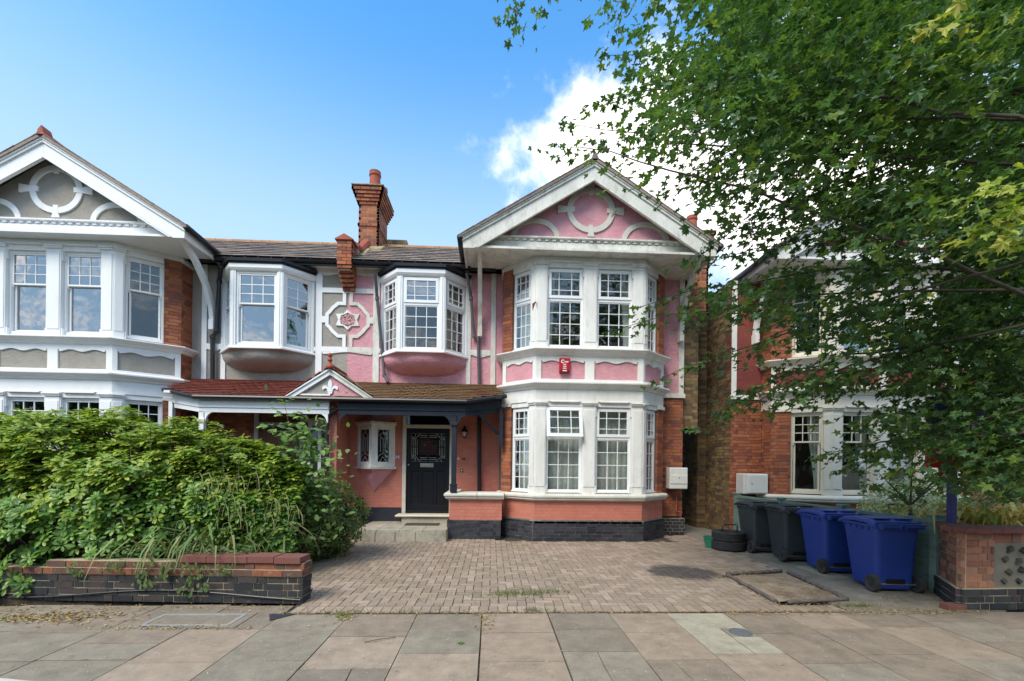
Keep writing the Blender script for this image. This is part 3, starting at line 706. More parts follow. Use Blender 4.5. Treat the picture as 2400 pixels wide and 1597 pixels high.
def w_or_g(H,fr,a0,a1,z0,z1,zt,fl,i): return win_sash(H,fr,a0,a1,z0,z1,zt,d=-.03,cols=3 if i==1 else 2,gm=GLASSH,gm2=GLASSH)
SN=1
ROSE=mat('rosette_pink_and_grey',[(.3,.26,.22),(.62,.3,.33),(.66,.38,.4)],.9,.2,30,.5,40,island=True)
pk=dict(uc=5.35,gc=5.32,gs=.968,cdx=.68,ue=7.79,white=WHITE,stucco=PINK,trim=TRIMR,barge=TRIMR,orn=ORN,sill=ORN,ridge=SLATE,win=w_pink,pil=.17,bk=.28,low=SALMON,lowj=SALMONJ,
  uo=1.73,of=.5,ob=.99,u3=3.25,ub=3.0,upvc=True,owm=UPVC,owin=w_or_p,ocurt=True,ros=ROSE)
gy=dict(uc=5.50,gc=5.40,cdx=.92,ue=7.9,white=WHITEB,stucco=GREY,trim=WHITEB,barge=WHITEB,orn=WHITEB,ridge=TERRA,win=w_grey,pil=.16,bk=.27,low=ORB,lowj=ORJ,
  uo=1.76,of=.53,ob=1.02,u3=3.10,ub=2.93,owm=SASHW,owin=w_or_g,ros=ROSE)
ng=dict(uc=5.41,cdx=.98,ue=8.29,white=CREAMP,stucco=RED,trim=WHITE,barge=WHITE,orn=WHITE,ridge=TERRA,win=w_neigh,pil=.13,bk=.34,low=ORB,lowj=ORJ,
  uo=1.76,of=.53,ob=1.02,u3=3.1,ub=2.9,owm=SASHC,owin=w_or_g,ros=ROSE,party=0)
P_=build_half(HP,X0,1,pk); G_=build_half(HG,X0,-1,gy); N_=build_half(HN,13.94,-1,ng)
# flank walls
def flank(H,x,y0,y1,facing,bm,jm,z1=6.0,extra=()):
    fr=Fr((x,y0,0),(0,1,0),(facing,0,0)) 
    bricks(H,fr,0,y1-y0,.0,z1,bm,jm,bond='flemish',dep=.2,jit=.003)
    return fr
# pink house: right-hand front strip and flank
M_=P_['M_']; u5=P_['P'][5][0]
bricks(HP,M_,u5,7.79,.42,3.2,ORB,ORJ,dep=.2); bricks(HP,M_,u5-.02,7.84,0,.38,BLACKB,LIMEJ,proud=.06,dep=.2)
m=MB(); m.w(4.45,4.495,10.36,16,0,6.0); m.build('flank_wall',STOCKJ,HP)
m=MB(); m.w(-11.3,-11.2,10.36,16,0,6); m.build('flank_wall',STOCKJ,HG)
# neighbour: front strip, yellow flank with chimney breast
MN=N_['M_']; u5=N_['P'][5][0]
bricks(HN,MN,u5,8.29,.0,3.2,ORB,ORJ,dep=.2)
fr=Fr((5.65,10.36,0),(0,1,0),(-1,0,0)); bricks(HN,fr,0,2.9,0,6.0,STOCK,STOCKJ,dep=.2,jit=.003); 
m=MB(); m.w(5.66,5.75,13.2,17,0,6.0); m.build('flank_wall',STOCKJ,HN)
fr=Fr((5.42,11.55,0),(1,0,0),(0,-1,0)); bricks(HN,fr,0,.23,0,5.9,STOCK,STOCKJ,dep=.1,jit=.003)
fr=Fr((5.42,11.55,0),(0,1,0),(-1,0,0)); bricks(HN,fr,0,.7,0,5.9,STOCK,STOCKJ,dep=.1,jit=.003)
# chimney of the pink house over its right flank
def stack(H,x0,x1,y0,y1,z0,z1,bm,jm,n=4,out=.035):
    a=MB(); a.w(x0+.004,x1-.004,y0+.004,y1-.004,z0,z1); a.build('chimney_core',jm,H)
    hb=.065; k=0; z=z0; total=int((z1-z0)/.075)
    for r in range(total):
        zc=z0+(r+.5)*.075; e=0
        q=total-r
        if q<=n: e=out*(n-q+1)
        if q==n+7: e=.02
        for (o,t,nn,L) in (((x0-e,y0-e,0),(1,0,0),(0,-1,0),x1-x0+2*e),((x0-e,y1+e,0),(0,-1,0),(-1,0,0),y1-y0+2*e),((x1+e,y0-e,0),(0,1,0),(1,0,0),y1-y0+2*e)):
            f=Fr(o,t,nn); aa=-(r%2)*.11
            while aa<L-.02:
                b0=max(0,aa); b1=min(L,aa+.215)
                if b1-b0>.03: piece(H,'brick','cube',bm,f.mat((b0+b1)/2,-.025,zc,b1-b0,.05,.065))
                aa+=.225
    m=MB(); e=out*n; m.w(x0-e-.01,x1+e+.01,y0-e-.01,y1+e+.01,z1,z1+.03); m.build('chimney_cap',CEMENT,H,bevel=.008)
def pot(H,x,y,z,h,r,mt=TERRA):
    m=MB(); m.lathe((x,y,z),[(r*1.12,0),(r*1.1,.03),(r,.06),(r*.88,h*.78),(r*1.0,h*.8),(r*1.04,h*.86),(r*.95,h*.9),(r*.98,h),(r*.8,h),(r*.75,h-.1)],18); return m.build('chimney_pot',mt,H,smooth=False)
stack(HP,-3.33,-2.845,11.2,12.1,6.3,8.36,ORB,LIMEJ,n=5,out=.028)
pot(HP,-3.02,11.5,8.39,.56,.145); pot(HP,-2.93,11.95,8.39,.42,.12)
stack(HP,4.6,5.12,10.45,11.1,5.2,7.15,ORB,LIMEJ,n=4,out=.03); pot(HP,4.78,10.62,7.18,.45,.13)
fr=Fr((4.5,10.45,0),(1,0,0),(0,-1,0)); bricks(HP,fr,0,.4,2.5,5.3,STOCK,STOCKJ,dep=.1)
# party wall upstand: brick corbel, coping and cement flaunching
cx=-3.255
for i,(yf,z0,z1) in enumerate([(10.27,5.47,5.545),(10.2,5.545,5.62),(10.14,5.62,5.695),(10.07,5.695,5.77),(10.0,5.77,5.845),(9.95,5.845,5.92)]+[(9.93,5.92+k*.075,5.995+k*.075) for k in range(7)]):
    w=.135+.012*(i if i<6 else 5)*.3; fr=Fr((cx-w,yf,0),(1,0,0),(0,-1,0))
    for a0,a1 in (((0,.1),(.11,2*w)) if i%2 else ((0,2*w-.11),(2*w-.1,2*w))): piece(HP,'brick','cube',ORB,fr.mat((a0+a1)/2,-.05,(z0+z1)/2,a1-a0,.1,.066))
    fr2=Fr((cx+w,yf,0),(0,1,0),(1,0,0)); L=10.35-yf+ (0 if i<6 else .0)
    a=0
    while a<L-.03:
        b=min(L,a+.215); piece(HP,'brick','cube',ORB,fr2.mat((a+b)/2,-.03,(z0+z1)/2,b-a-.01,.06,.066)); a+=.225
m=MB(); m.w(cx-.125,cx+.125,9.97,10.6,5.8,6.44); m.build('party_wall_core',ORJ,HP)
m=MB(); Y_=Fr((0,9.9,0),(1,0,0),(0,-1,0)); m.prism(Y_,[(cx-.2,6.445),(cx+.2,6.445),(cx+.2,6.47),(cx,6.585),(cx-.2,6.47)],-.4,0.0); m.build('coping_stone',TERRA,HP,bevel=.008)
m=MB(); S_=Fr((cx,0,0),(0,1,0),(1,0,0))
m.prism(S_,[(10.3,6.0),(10.3,6.5),(10.55,6.5),(10.85,6.75),(11.25,7.0),(11.9,7.5),(12.3,7.5),(12.6,6.4),(11.6,6.9)],-.15,.17)
m.prism(S_,[(11.0,6.6),(11.0,6.82),(11.3,7.0),(12.15,7.3),(12.2,6.7)],.15,.55)
m.prism(S_,[(12.0,6.9),(12.05,7.55),(12.6,7.5),(12.65,6.5)],-.1,.95)
m.prism(S_,[(10.3,6.2),(10.9,6.62),(10.9,6.75),(10.3,6.28)],.15,.3)
m.build('flaunching',CEMENT,HP,bevel=.03)
m=MB(); m.tube([(cx+.12,10.3,6.52),(cx+.12,10.62,6.56),(cx+.14,11.15,6.98)],[.08,.1,.1],8); m.build('creasing_tile',TERRA,HP)
# ---- porch canopy, one half per house
def canopy(H,s,tile,bm,post_u,navy):
    Lc=lambda u,y,z:(X0+s*u,y,z)
    EY,EZ,TY,TZ=9.42,2.93,10.36,3.42
    tip=(3.56,9.78)
    m=MB(); 
    v=[Lc(.0,EY,EZ),Lc(2.72,EY,EZ),Lc(tip[0],tip[1],EZ+.17),Lc(3.42,TY,TZ),Lc(0,TY,TZ)]
    w=[(a,b,c-.05) for a,b,c in v]; n=5
    m.add(v+w,[(0,1,2,3,4),(9,8,7,6,5)]+[(i,i+n,(i+1)%n+n,(i+1)%n) for i in range(n)],0,s<0); m.build('canopy_deck',bm,H)
    sl=Fr(Lc(0,EY,EZ),(s,0,0),(0,-(TZ-EZ),(TY-EY)),(0,(TY-EY),(TZ-EZ)))
    Ls=math.hypot(TY-EY,TZ-EZ); sl.n=sl.n/Ls; sl.k=sl.k/Ls; rows=10; ph=Ls/rows
    for r in range(-0,rows):
        zz=(r+.5)*ph; y=EY+zz/Ls*(TY-EY)
        k0=0; a=.05-(r%2)*.08; umax=2.74+ (3.56-2.74)*min(1,max(0,(y-EY)/(tip[1]-EY)*1.0)) if y<tip[1] else 3.50-(y-tip[1])*.15
        while a<umax:
            w_=.16; b=min(a+w_,umax+.04); deco=1.15<a<2.15 and r<8 and abs(a-1.65)<.52-(0.0)
            if b-a>.04:
                if deco:
                    piece(H,'roof_tile','scallop',tile,tiltm(sl,(a+b)/2,.026+random.uniform(0,.005),zz-.012,(b-a),.014,ph+.055,random.uniform(-.02,.02),.26))
                else: piece(H,'roof_tile','cube',tile,tiltm(sl,(a+b)/2,.024+random.uniform(0,.005),zz-.01,(b-a)-.003,.014,ph+.04,random.uniform(-.012,.012),.26))
            a+=w_+.003
    # tilt every tile slightly so that each course throws an edge
    m=MB(); m.tube([Lc(.0,EY-.03,EZ-.03),Lc(2.76,EY-.03,EZ-.03),Lc(3.6,tip[1]-.04,EZ+.15)],.048,8); m.build('gutter',BLACKM,H)
    tm=NAVY if navy else WHITEB; m=MB(); B=Fr(Lc(0,EY+.06,0),(s,0,0),(0,-1,0)); a0=.1; a1=2.68
    m.box(B,a0,a1+.05,-.09,.0,2.7,2.9); m.box(B,a0,a1+.05,-.07,-.02,2.6,2.7)
    for c,sg_ in ((a0+.02,1),(post_u-.07,-1),(post_u+.07,1)):
        q=[(c,2.6)]+[(c+sg_*.2*(1-math.cos(R(t))),2.6-.2*(1-math.sin(R(t)))) for t in range(0,91,15)]
        if c<post_u+.06 or 1:
            poly=[(c,2.61),(c,2.42),(c+sg_*.02,2.42)]+[(c+sg_*(.02+.2*(1-math.cos(R(t)))),2.42+.19*math.sin(R(t))) for t in range(15,91,15)]
            if sg_>0 and c>post_u: poly=[(a,z) for a,z in poly if a<a1+.08]
            if len(poly)>3: m.prism(B,poly,-.07,-.02)
    D=Fr(Lc(2.73,EY+.06,0),((s*.82)/.905,.38/.905,.15),(s*.38/.905,-.82/.905,0)); m.box(D,0,.82,-.09,0,2.7,2.9); m.box(D,0,.8,-.07,-.02,2.6,2.7)
    m.build('canopy_beam',tm,H,bevel=.004)
    m=MB(); pu,py=post_u,EY+.13
    z0=1.0; m.box(WF,X0+s*pu-.05,X0+s*pu+.05,py-.05,py+.05,z0+.15,2.62); m.box(WF,X0+s*pu-.07,X0+s*pu+.07,py-.07,py+.07,z0,z0+.15); m.box(WF,X0+s*pu-.08,X0+s*pu+.08,py-.08,py+.08,z0+.15,z0+.17); m.box(WF,X0+s*pu-.075,X0+s*pu+.075,py-.075,py+.075,2.4,2.47)
    m.build('porch_post',tm,H,bevel=.006)
    # hanger and brace against the bay
    m=MB(); hx=3.50; m.box(WF,X0+s*hx-.04,X0+s*hx+.04,9.8,9.9,1.98,2.85)
    if navy: m.tube([Lc(2.98,9.62,2.72),Lc(3.44,9.84,2.25)],.04,4)
    m.build('wall_bracket',tm,H,bevel=.004)
    # porch ceiling
    m=MB(); m.w(min(X0,X0+s*3.5),max(X0,X0+s*3.5),9.6,10.7,3.0,3.05); m.build('porch_ceiling',BLACKM if navy else WHITEB,H)
v=[];n=5
pts=[(-.5,.5),(-.5,-.25),(-.35,-.42),(0,-.52),(.35,-.42),(.5,-.25),(.5,.5)]
proto('scallop',[(x,-.5,z) for x,z in pts]+[(x,.5,z) for x,z in pts],[tuple(range(7)),tuple(range(13,6,-1))]+[(i+7,(i+1)%7+7,(i+1)%7,i) for i in range(7)])
canopy(HP,1,TILEB,BLACKM,2.5,True); canopy(HG,-1,TILER,BLACKM,2.68,False)
# porch gable over the party wall, half grey half pink
gx=-3.335; Fg=Fr((gx,9.42,0),(1,0,0),(0,-1,0))
m=MB(); m.prism(Fg,[(0,2.94),(.72,2.94),(0,3.42)],-.05,0); m.build('porch_gable_panel',PINK,HP,label='pink right half of the little porch gable')
m=MB(); m.prism(Fg,[(-.72,2.94),(0,2.94),(0,3.42)],-.05,0); m.build('porch_gable_panel',GREY,HP,label='grey left half of the little porch gable')
m=MB(); m.box(Fg,-.75,0,0,.03,2.93,3.0); m.build('porch_gable_rail',WHITEB,HP)
for sg_ in (-1,1):
    m=MB(); m.prism(Fg,[(sg_*.86,2.925),(sg_*.72,2.925),(0,3.395),(0,3.50)],-.03,.05); m.prism(Fg,[(sg_*.89,2.935),(sg_*.85,2.935),(0,3.49),(0,3.53)],-.03,.075); m.build('porch_bargeboard',WHITEB if sg_<0 else TRIMR,HP,bevel=.003)
    tl=TILER if sg_<0 else TILEB
    sl=Fr((gx,9.40,3.56),(0,1,0),(sg_*.56,0,.83),(-sg_*.83,0,.56))
    for r in range(9):
        for k in range(6):
            dx=-(r+.5)*.112
            yy=k*.166+(r%2)*.08
            piece(HP,'porch_roof_tile','cube',tl,sl.mat(yy+.02,.012,dx,.16,.014,.15))
    m=MB(); m.prism(Fg,[(sg_*.93,2.93),(0,3.55),(0,3.52),(sg_*.93,2.9)],-.95,.03); m.build('porch_gable_deck',BLACKM,HP)
m=MB()
for q in range(4): m.tube([(gx,9.36+q*.24,3.585),(gx,9.36+q*.24+.235,3.585)],.05,8)
m.build('ridge_tiles',TILER,HP)
m=MB(); m.lathe((gx,9.38,3.52),[(.09,0),(.075,.06),(.035,.11),(.03,.16),(.05,.17),(.05,.19),(.03,.2),(.03,.245),(.045,.26),(.05,.28),(.04,.31),(.015,.325)],14); m.build('finial',TERRA,HP,smooth=True)
m=MB() # fleur-de-lis
def fl(pts,mir=True):
    m.prism(Fg,pts,.0,.025)
    if mir: m.prism(Fg,[(-a,z) for a,z in pts],.0,.025)
m.prism(Fg,[(0,3.31),(.035,3.25),(.045,3.19),(.03,3.13),(.02,3.06),(-.02,3.06),(-.03,3.13),(-.045,3.19),(-.035,3.25)],0,.028)
m.prism(Fg,[(-.035,3.06),(.035,3.06),(.05,3.025),(.0,2.99),(-.05,3.025)],0,.028)
fl([(.02,3.10),(.04,3.14),(.08,3.175),(.13,3.175),(.16,3.14),(.16,3.10),(.135,3.085),(.12,3.11),(.09,3.12),(.06,3.1),(.04,3.07)])
m.box(Fg,-.06,.06,.0,.03,3.055,3.08); m.build('fleur_de_lis',WHITEB,HP,bevel=.002)
# ---- recessed porch walls
def rwall(H,s,u0,u1,z0,z1,bm,jm,skip,rec):
    fr=Fr((X0+s*u0,YR,0),(s,0,0),(0,-1,0)); L=u1-u0
    bricks(H,fr,0,L,z0,z1,bm,jm,skip=skip,dep=.15,rec=rec,jit=.0004 if rec<.002 else .001,j=.005 if rec<.002 else .01)
    return fr
FR=Fr((X0,YR,0),(1,0,0),(0,-1,0))
dx0,dx1=-2.07,-.905
fr=rwall(HP,1,.0,dx0-X0,.55,3.0,SALMON,SALMONJ,(),.0019)
fr=rwall(HP,1,dx1-X0,3.50,.55,3.0,SALMON,SALMONJ,(),.0019)
m=MB(); m.w(X0,dx0,YR-.02,YR+.15,.2,.50); m.w(X0,dx0,YR-.012,YR+.1,.5,.56); m.w(dx1,.1,YR-.02,YR+.15,.0,.56); m.build('painted_skirting',BLACKB,HP)
fg=rwall(HG,-1,.0,3.4,.2,3.0,ORB,ORJ,[(1.05,2.1,0,2.6)],.004)
# party pier between the porches
frp=Fr((-3.53,9.68,0),(1,0,0),(0,-1,0)); bricks(HP,frp,0,.245,.0,2.75,SALMON,SALMONJ,dep=.1,rec=.005,jit=.003)
frp=Fr((-3.285,9.68,0),(0,1,0),(1,0,0)); bricks(HP,frp,0,.92,.0,3.0,SALMON,SALMONJ,dep=.12,rec=.0022,j=.005,jit=.0005)
frp=Fr((-3.53,10.6,0),(0,-1,0),(-1,0,0)); bricks(HP,frp,0,.92,.0,3.0,ORB,ORJ,dep=.1)
# dwarf wall in front of the right-hand side of the porch
frd=Fr((-.88,9.6,0),(1,0,0),(0,-1,0)); frs=Fr((-.88,10.6,0),(0,-1,0),(-1,0,0))
bricks(HP,frd,0,1.12,.40,.84,SALMON,SALMONJ,dep=.2,rec=.003,jit=.001,j=.006); bricks(HP,frs,0,1.0,.40,.84,SALMON,SALMONJ,dep=.1,rec=.0022,j=.005,jit=.0005)
bricks(HP,frd,-.04,1.1,0,.40,BLACKB,BLACKJ,proud=.05,dep=.2); bricks(HP,frs,0,1.04,0,.40,BLACKB,BLACKJ,proud=.03,dep=.1)
m=MB(); m.w(-.85,.2,9.64,10.5,0,.84); m.build('dwarf_wall_core',SALMONJ,HP)
m=MB(); pr=[(0,.83),(.06,.85),(.085,.87),(.085,.90),(.11,.915),(.11,.955),(.08,.985),(-.2,1.0),(-.2,.83)]
m.sweep(pr,[(-.88,10.5),(-.88,9.6),(-.3,9.6)]); m.sweep(pr,[(-.295,9.6),(.28,9.6)]); m.build('dwarf_wall_coping',ORN,HP,bevel=.008)
# porch steps
m=MB(); m.w(-2.72,-.89,9.2,10.6,0,.19); m.build('porch_step_core',LIMEJ,HP)
STONE=mat('weathered_step_stone',[(.33,.3,.24),(.4,.36,.29)],.8,.2,7,.4,30,stain=[((.13,.12,.09),3,.52,.68,.6),((.55,.52,.45),6,.62,.72,.5)])
for a0,a1 in ((-2.74,-2.3),(-2.29,-1.85),(-1.84,-1.38),(-1.37,-.9)):
    for b0,b1 in ((9.18,9.62),(9.63,10.07),(10.08,10.58)): piece(HP,'step_tile','cube',STONE,WF.mat((a0+a1)/2,(b0+b1)/2,.215,a1-a0,b1-b0,.04))
for a0,a1 in ((-2.74,-2.33),(-2.32,-1.93),(-1.92,-1.52),(-1.515,-.9)): piece(HP,'step_facing','cube',STONE,WF.mat((a0+a1)/2,9.19,.1,a1-a0-.006,.04,.195))
m=MB(); m.w(-2.02,-.92,10.28,10.62,.235,.37); m.build('door_step',STONE,HP,bevel=.008)
m=MB(); m.sweep([(0,.37),(.03,.375),(.045,.395),(.03,.42),(0,.43),(-.3,.43),(-.3,.37)],[(-2.12,10.5),(-2.12,10.27),(-.93,10.27)]); m.build('door_sill',mat('cream_sill_stone',[(.55,.5,.4)],.6,.1,8,.2,40),HP,bevel=.004)
# ---- black front door
D=Fr((0,YR-.02,0),(1,0,0),(0,-1,0)); m=MB()
fm=mat('aged_cream_frame',[(.56,.52,.42),(.62,.6,.52)],.55,.1,8,.1,40)
m.box(D,-2.07,-1.985,-.1,.03,.43,2.92); m.box(D,-.975,-.905,-.1,.03,.43,2.92); m.box(D,-1.985,-.975,-.1,.03,2.42,2.5); m.box(D,-1.985,-.975,-.1,.03,2.82,2.92)
dw=m.build('door_frame',fm,HP,bevel=.004)
m=MB(); m.box(D,-1.985,-.975,-.06,-.05,2.5,2.82); m.build('fanlight_pane',GLASSD,HP)
m=MB(); a0,a1,z0,z1=-1.985,-.975,.435,2.42
m.box(D,a0,a1,-.07,-.045,z0,1.68)
m.box(D,a0,a0+.11,-.07,-.02,z0,z1); m.box(D,a1-.11,a1,-.07,-.02,z0,z1); m.box(D,a0+.11,a1-.11,-.07,-.02,2.3,z1); m.box(D,a0+.11,a1-.11,-.07,-.02,1.42,1.64); m.box(D,a0+.11,a1-.11,-.07,-.02,z0,.62)
for a in (-1.65,-1.31): m.box(D,a-.035,a+.035,-.07,-.021,.62,1.42)
m.box(D,a0-.0,a1+.0,-.07,.012,z0,z0+.05)
for a,b in ((-1.87,-1.69),(-1.61,-1.35),(-1.27,-1.09)):
    m.box(D,a,b,-.05,-.036,.66,1.38); m.box(D,a-.005,b+.005,-.05,-.028,.625,.65)
# glazed upper half
m.box(D,-1.67,-1.29,-.06,-.022,2.13,2.16); m.box(D,-1.67,-1.29,-.06,-.022,1.8,1.83); m.box(D,-1.70,-1.67,-.06,-.022,1.8,2.16); m.box(D,-1.29,-1.26,-.06,-.022,1.8,2.16)
m.box(D,-1.5,-1.46,-.06,-.022,2.16,2.3); m.box(D,-1.5,-1.46,-.06,-.022,1.64,1.8); m.box(D,a0+.11,-1.70,-.06,-.022,1.97,1.99); m.box(D,-1.26,a1-.11,-.06,-.022,1.97,1.99)
door=m.build('front_door',DOORB,HP,bevel=.004,label='black panelled front door with leaded glass and silver letterbox')
m=MB(); m.box(D,a0+.11,a1-.11,-.055,-.05,1.64,2.3); m.build('leaded_pane',GLASSL,door); m=MB(); m.box(D,-1.665,-1.295,-.049,-.045,1.835,2.125); m.build('door_pane',GLASSD,door)
m=MB()
def cm(pts,w=.008):
    for sx in (1,-1):
        for sz in (1,-1): ribbon(m,D,[(-1.48+sx*a,1.97+sz*z) for a,z in pts],w,-.05,-.044)
cm([(.385,.32),(.385,.26),(.34,.22),(.30,.26),(.30,.32)]); cm([(.38,.2),(.3,.2),(.22,.3),(.16,.33)]); cm([(.30,.2),(.30,.0)]); cm([(.34,.2),(.34,.0)]); cm([(.26,.18),(.26,0)]); cm([(.39,.33),(.02,.33)]); cm([(.385,.33),(.385,.0)]); cm([(.2,.28),(.02,.28)]); cm([(.2,.24),(.02,.24)])
m.build('window_lead',LEAD,door)
m=MB(); m.box(D,-1.66,-1.35,-.02,-.008,1.51,1.6); m.box(D,-1.62,-1.39,-.01,.006,1.53,1.575); m.build('letterbox',BRASS,door,bevel=.003)
m=MB(); m.tube([D.P(-1.93,-.03,1.56),D.P(-1.93,.0,1.56)],.02,12); m.build('door_lock',BRASS,door)
m=MB(); m.box(D,-1.96,-.99,-.3,-.28,.4,2.9); m.build('hall',ROOM,HP)
# house numbers and small fittings beside the door
m=MB(); text_mb(m,FR,'34',.115,.012,a=-2.255-X0,z=1.70,d=.012); text_mb(m,FR,'34',.115,.012,a=-.86-X0,z=1.68,d=.012); m.build('house_number',WPRINT,HP)
m=MB(); m.tube([FR.P(-.69-X0,0,1.44),FR.P(-.69-X0,.025,1.44)],.035,14); m.build('door_bell',BLACKM,HP); 
m=MB(); m.box(FR,-.69-X0-.015,-.69-X0+.015,.025,.03,1.425,1.455); m.build('bell_push',WPRINT,HP)
m=MB(); a=-.645-X0; m.prism(FR,[(a-.055,1.73),(a+.055,1.73),(a+.02,1.69),(a-.02,1.69)],0,.03); m.build('small_bracket',mat('rusty_iron',[(.12,.06,.04)],.8,.2,20),HP)
m=MB(); a=-.63-X0; m.box(FR,a-.03,a+.03,0,.02,2.3,2.46); m.tube([FR.P(a,.01,2.44),FR.P(a,.07,2.48),FR.P(a,.12,2.42)],.012,6); m.lathe(FR.P(a,.12,2.2),[(.03,0),(.045,.02),(.045,.03)],8); m.lathe(FR.P(a,.12,2.34),[(.09,0),(.06,.05),(.02,.08),(.012,.1)],6)
for k in range(6):
    t=k*PI/3; m.tube([FR.P(a+.045*math.cos(t),.12+.045*math.sin(t),2.22),FR.P(a+.078*math.cos(t),.12+.078*math.sin(t),2.35)],.006,4)
lm=m.build('wall_lantern',BLACKM,HP)
m=MB(); m.lathe(FR.P(a,.12,2.22),[(.038,0),(.07,.12)],6); m.build('lantern_glass',mat('frosted_glass',[(.5,.48,.44)],.4,.05),lm)
m=MB(); m.box(FR,-3.13-X0,-2.96-X0,0,.06,.56,.78); m.build('air_vent_box',mat('dark_red_vent',[(.09,.02,.02)],.6,.2,10),HP,bevel=.01)
# triangular side window with the pink cone under it
vx=(-3.12,-2.25); pk_=(-2.70,YR-.36)
m=MB(); O=[(vx[0],YR),pk_,(vx[1],YR)]
m.sweep([(0,2.47),(.06,2.49),(.06,2.54),(-.1,2.56),(-.1,2.47)],O); m.sweep([(0,1.5),(.06,1.5),(.06,1.455),(-.05,1.45),(-.1,1.5)],O)
fw_=m.build('triangular_window',fm,HP,bevel=.003)
m=MB()
for i in range(2):
    A=np.array(O[i]);B_=np.array(O[i+1]); L=np.linalg.norm(B_-A); t=(B_-A)/L; f=Fr((*A,0),(*t,0),(t[1],-t[0],0)); e=.07 if i==0 else .13
    m.box(f,0,e,-.05,0,1.5,2.47); m.box(f,L-e,L,-.05,0,1.5,2.47); m.box(f,e,L-e,-.05,0,1.5,1.62); m.box(f,e,L-e,-.05,0,2.36,2.47)
    for b in (f,):
        m.box(f,e-.0,e+.015,-.03,.01,1.6,2.38); m.box(f,L-e-.015,L-e,-.03,.01,1.6,2.38)
    piece(fw_,'leaded_pane','cube',GLASSL,f.mat(L/2,-.03,1.99,L-2*e,.004,.76))
    l=MB(); c=L/2; w=(L-2*e)*.5
    for q in ([(c,2.36),(c,2.3),(c+w*.5,2.22),(c,2.14),(c-w*.5,2.22),(c,2.3)],[(c,2.14),(c,1.8)],[(c+w*.4,2.18),(c+w*.4,1.85)],[(c-w*.4,2.18),(c-w*.4,1.85)],[(c-w*.9,1.62),(c-w*.7,1.75),(c,1.82),(c+w*.7,1.75),(c+w*.9,1.62)],[(c-w*.5,1.62),(c,1.74),(c+w*.5,1.62)]): ribbon(l,f,q,.007,-.028,-.02)
    l.build('window_lead',LEAD,fw_)
m.build('window_frame',WHITE,fw_,bevel=.003)
m=MB(); v=[(vx[0]+.04,YR,1.45),(pk_[0],pk_[1]+.02,1.45),(vx[1]-.04,YR,1.45),(-2.72,YR,.93),(-2.72,YR-.03,.93)]
m.add(v,[(0,1,2),(0,4,1),(1,4,2),(0,3,4),(2,4,3)]); m.build('window_corbel',PINK,HP)
m=MB(); v=[(vx[0]+.04,YR,2.56),(pk_[0],pk_[1]+.02,2.56),(vx[1]-.04,YR,2.56),(-2.72,YR,2.95)]; m.add(v,[(0,1,3),(1,2,3)]); m.build('window_cap',PINK,HP)
# mirrored glazing, door and window of the grey porch
D2=Fr((0,YR-.02,0),(1,0,0),(0,-1,0)); m=MB()
m.box(D2,-5.45,-5.36,-.1,.03,.3,2.8); m.box(D2,-4.42,-4.33,-.1,.03,.3,2.8); m.box(D2,-5.36,-4.42,-.1,.03,2.4,2.5); m.box(D2,-5.36,-4.42,-.08,-.03,.3,1.5); m.box(D2,-4.92,-4.86,-.08,-.03,1.5,2.4); m.box(D2,-5.36,-5.26,-.08,-.03,1.5,2.4); m.box(D2,-4.52,-4.42,-.08,-.03,1.5,2.4)
m.build('front_door',mat('pale_grey_door_paint',[(.5,.52,.52)],.5,.05),HG,bevel=.004)
m=MB(); m.box(D2,-5.26,-4.52,-.06,-.055,1.5,2.4); m.build('door_pane',GLASSW,HG)
m=MB(); m.w(-5.6,-4.2,YR+.3,YR+.35,0,3.0); m.build('hall',ROOM,HG)
m=MB(); m.w(-4.15,-3.62,YR-.28,YR,1.2,2.55); m.w(-4.2,-3.57,YR-.34,YR,2.5,2.58); m.build('side_window',WHITEB,HG,bevel=.01)
for a0,a1 in ((-4.08,-3.92),(-3.84,-3.68)):
    piece(HG,'side_window_pane','cube',GLASSD,WF.mat((a0+a1)/2,YR-.285,1.9,a1-a0,.012,1.05))
m=MB(); pts=[]; 
for k in range(30): t=k/29*2.3*PI; pts.append((-6.6+.17*math.cos(t),10.3,2.35+.17*math.sin(t)-.02*k/29))
m.tube(pts,.008,5); m.lathe((-6.62,10.2,2.58),[(.02,0),(.05,.03),(.05,.08),(.02,.1)],10); m.build('coiled_cable',BLACKM,HG)
# downpipes
def pipe(H,pts,r=.035,mt=BLACKM,hop=False):
    m=MB(); m.tube(pts,r,9)
    for p in pts[1:-1]: m.lathe((p[0],p[1],p[2]-.04),[(r*1.25,0),(r*1.3,.03),(r*1.25,.08)],9)
    return m.build('downpipe',mt,H,smooth=False)
pipe(HP,[tuple(at(879,640,9.98)),tuple(at(884,700,10.2)),tuple(at(896,825,10.28)),tuple(at(901,880,10.2)),tuple(at(909,897,10.1))],mt=GREYPIPE)
pipe(HP,[tuple(at(1094,640,10.0)),tuple(at(1104,700,10.2)),tuple(at(1111,788,10.28)),tuple(at(1121,797,10.28)),tuple(at(1123,905,10.28))],mt=GREYPIPE)
pipe(HP,[tuple(at(1124,940,10.52)),tuple(at(1123,1155,10.52))],.045)
pipe(HG,[tuple(at(518,625,9.95)),tuple(at(514,660,10.2)),tuple(at(508,775,10.26)),tuple(at(498,790,10.26)),tuple(at(498,895,10.26))],.045)
pipe(HP,[tuple(at(798,955,9.58)),tuple(at(772,970,9.58)),tuple(at(766,985,9.58)),tuple(at(766,1200,9.58))],.045)
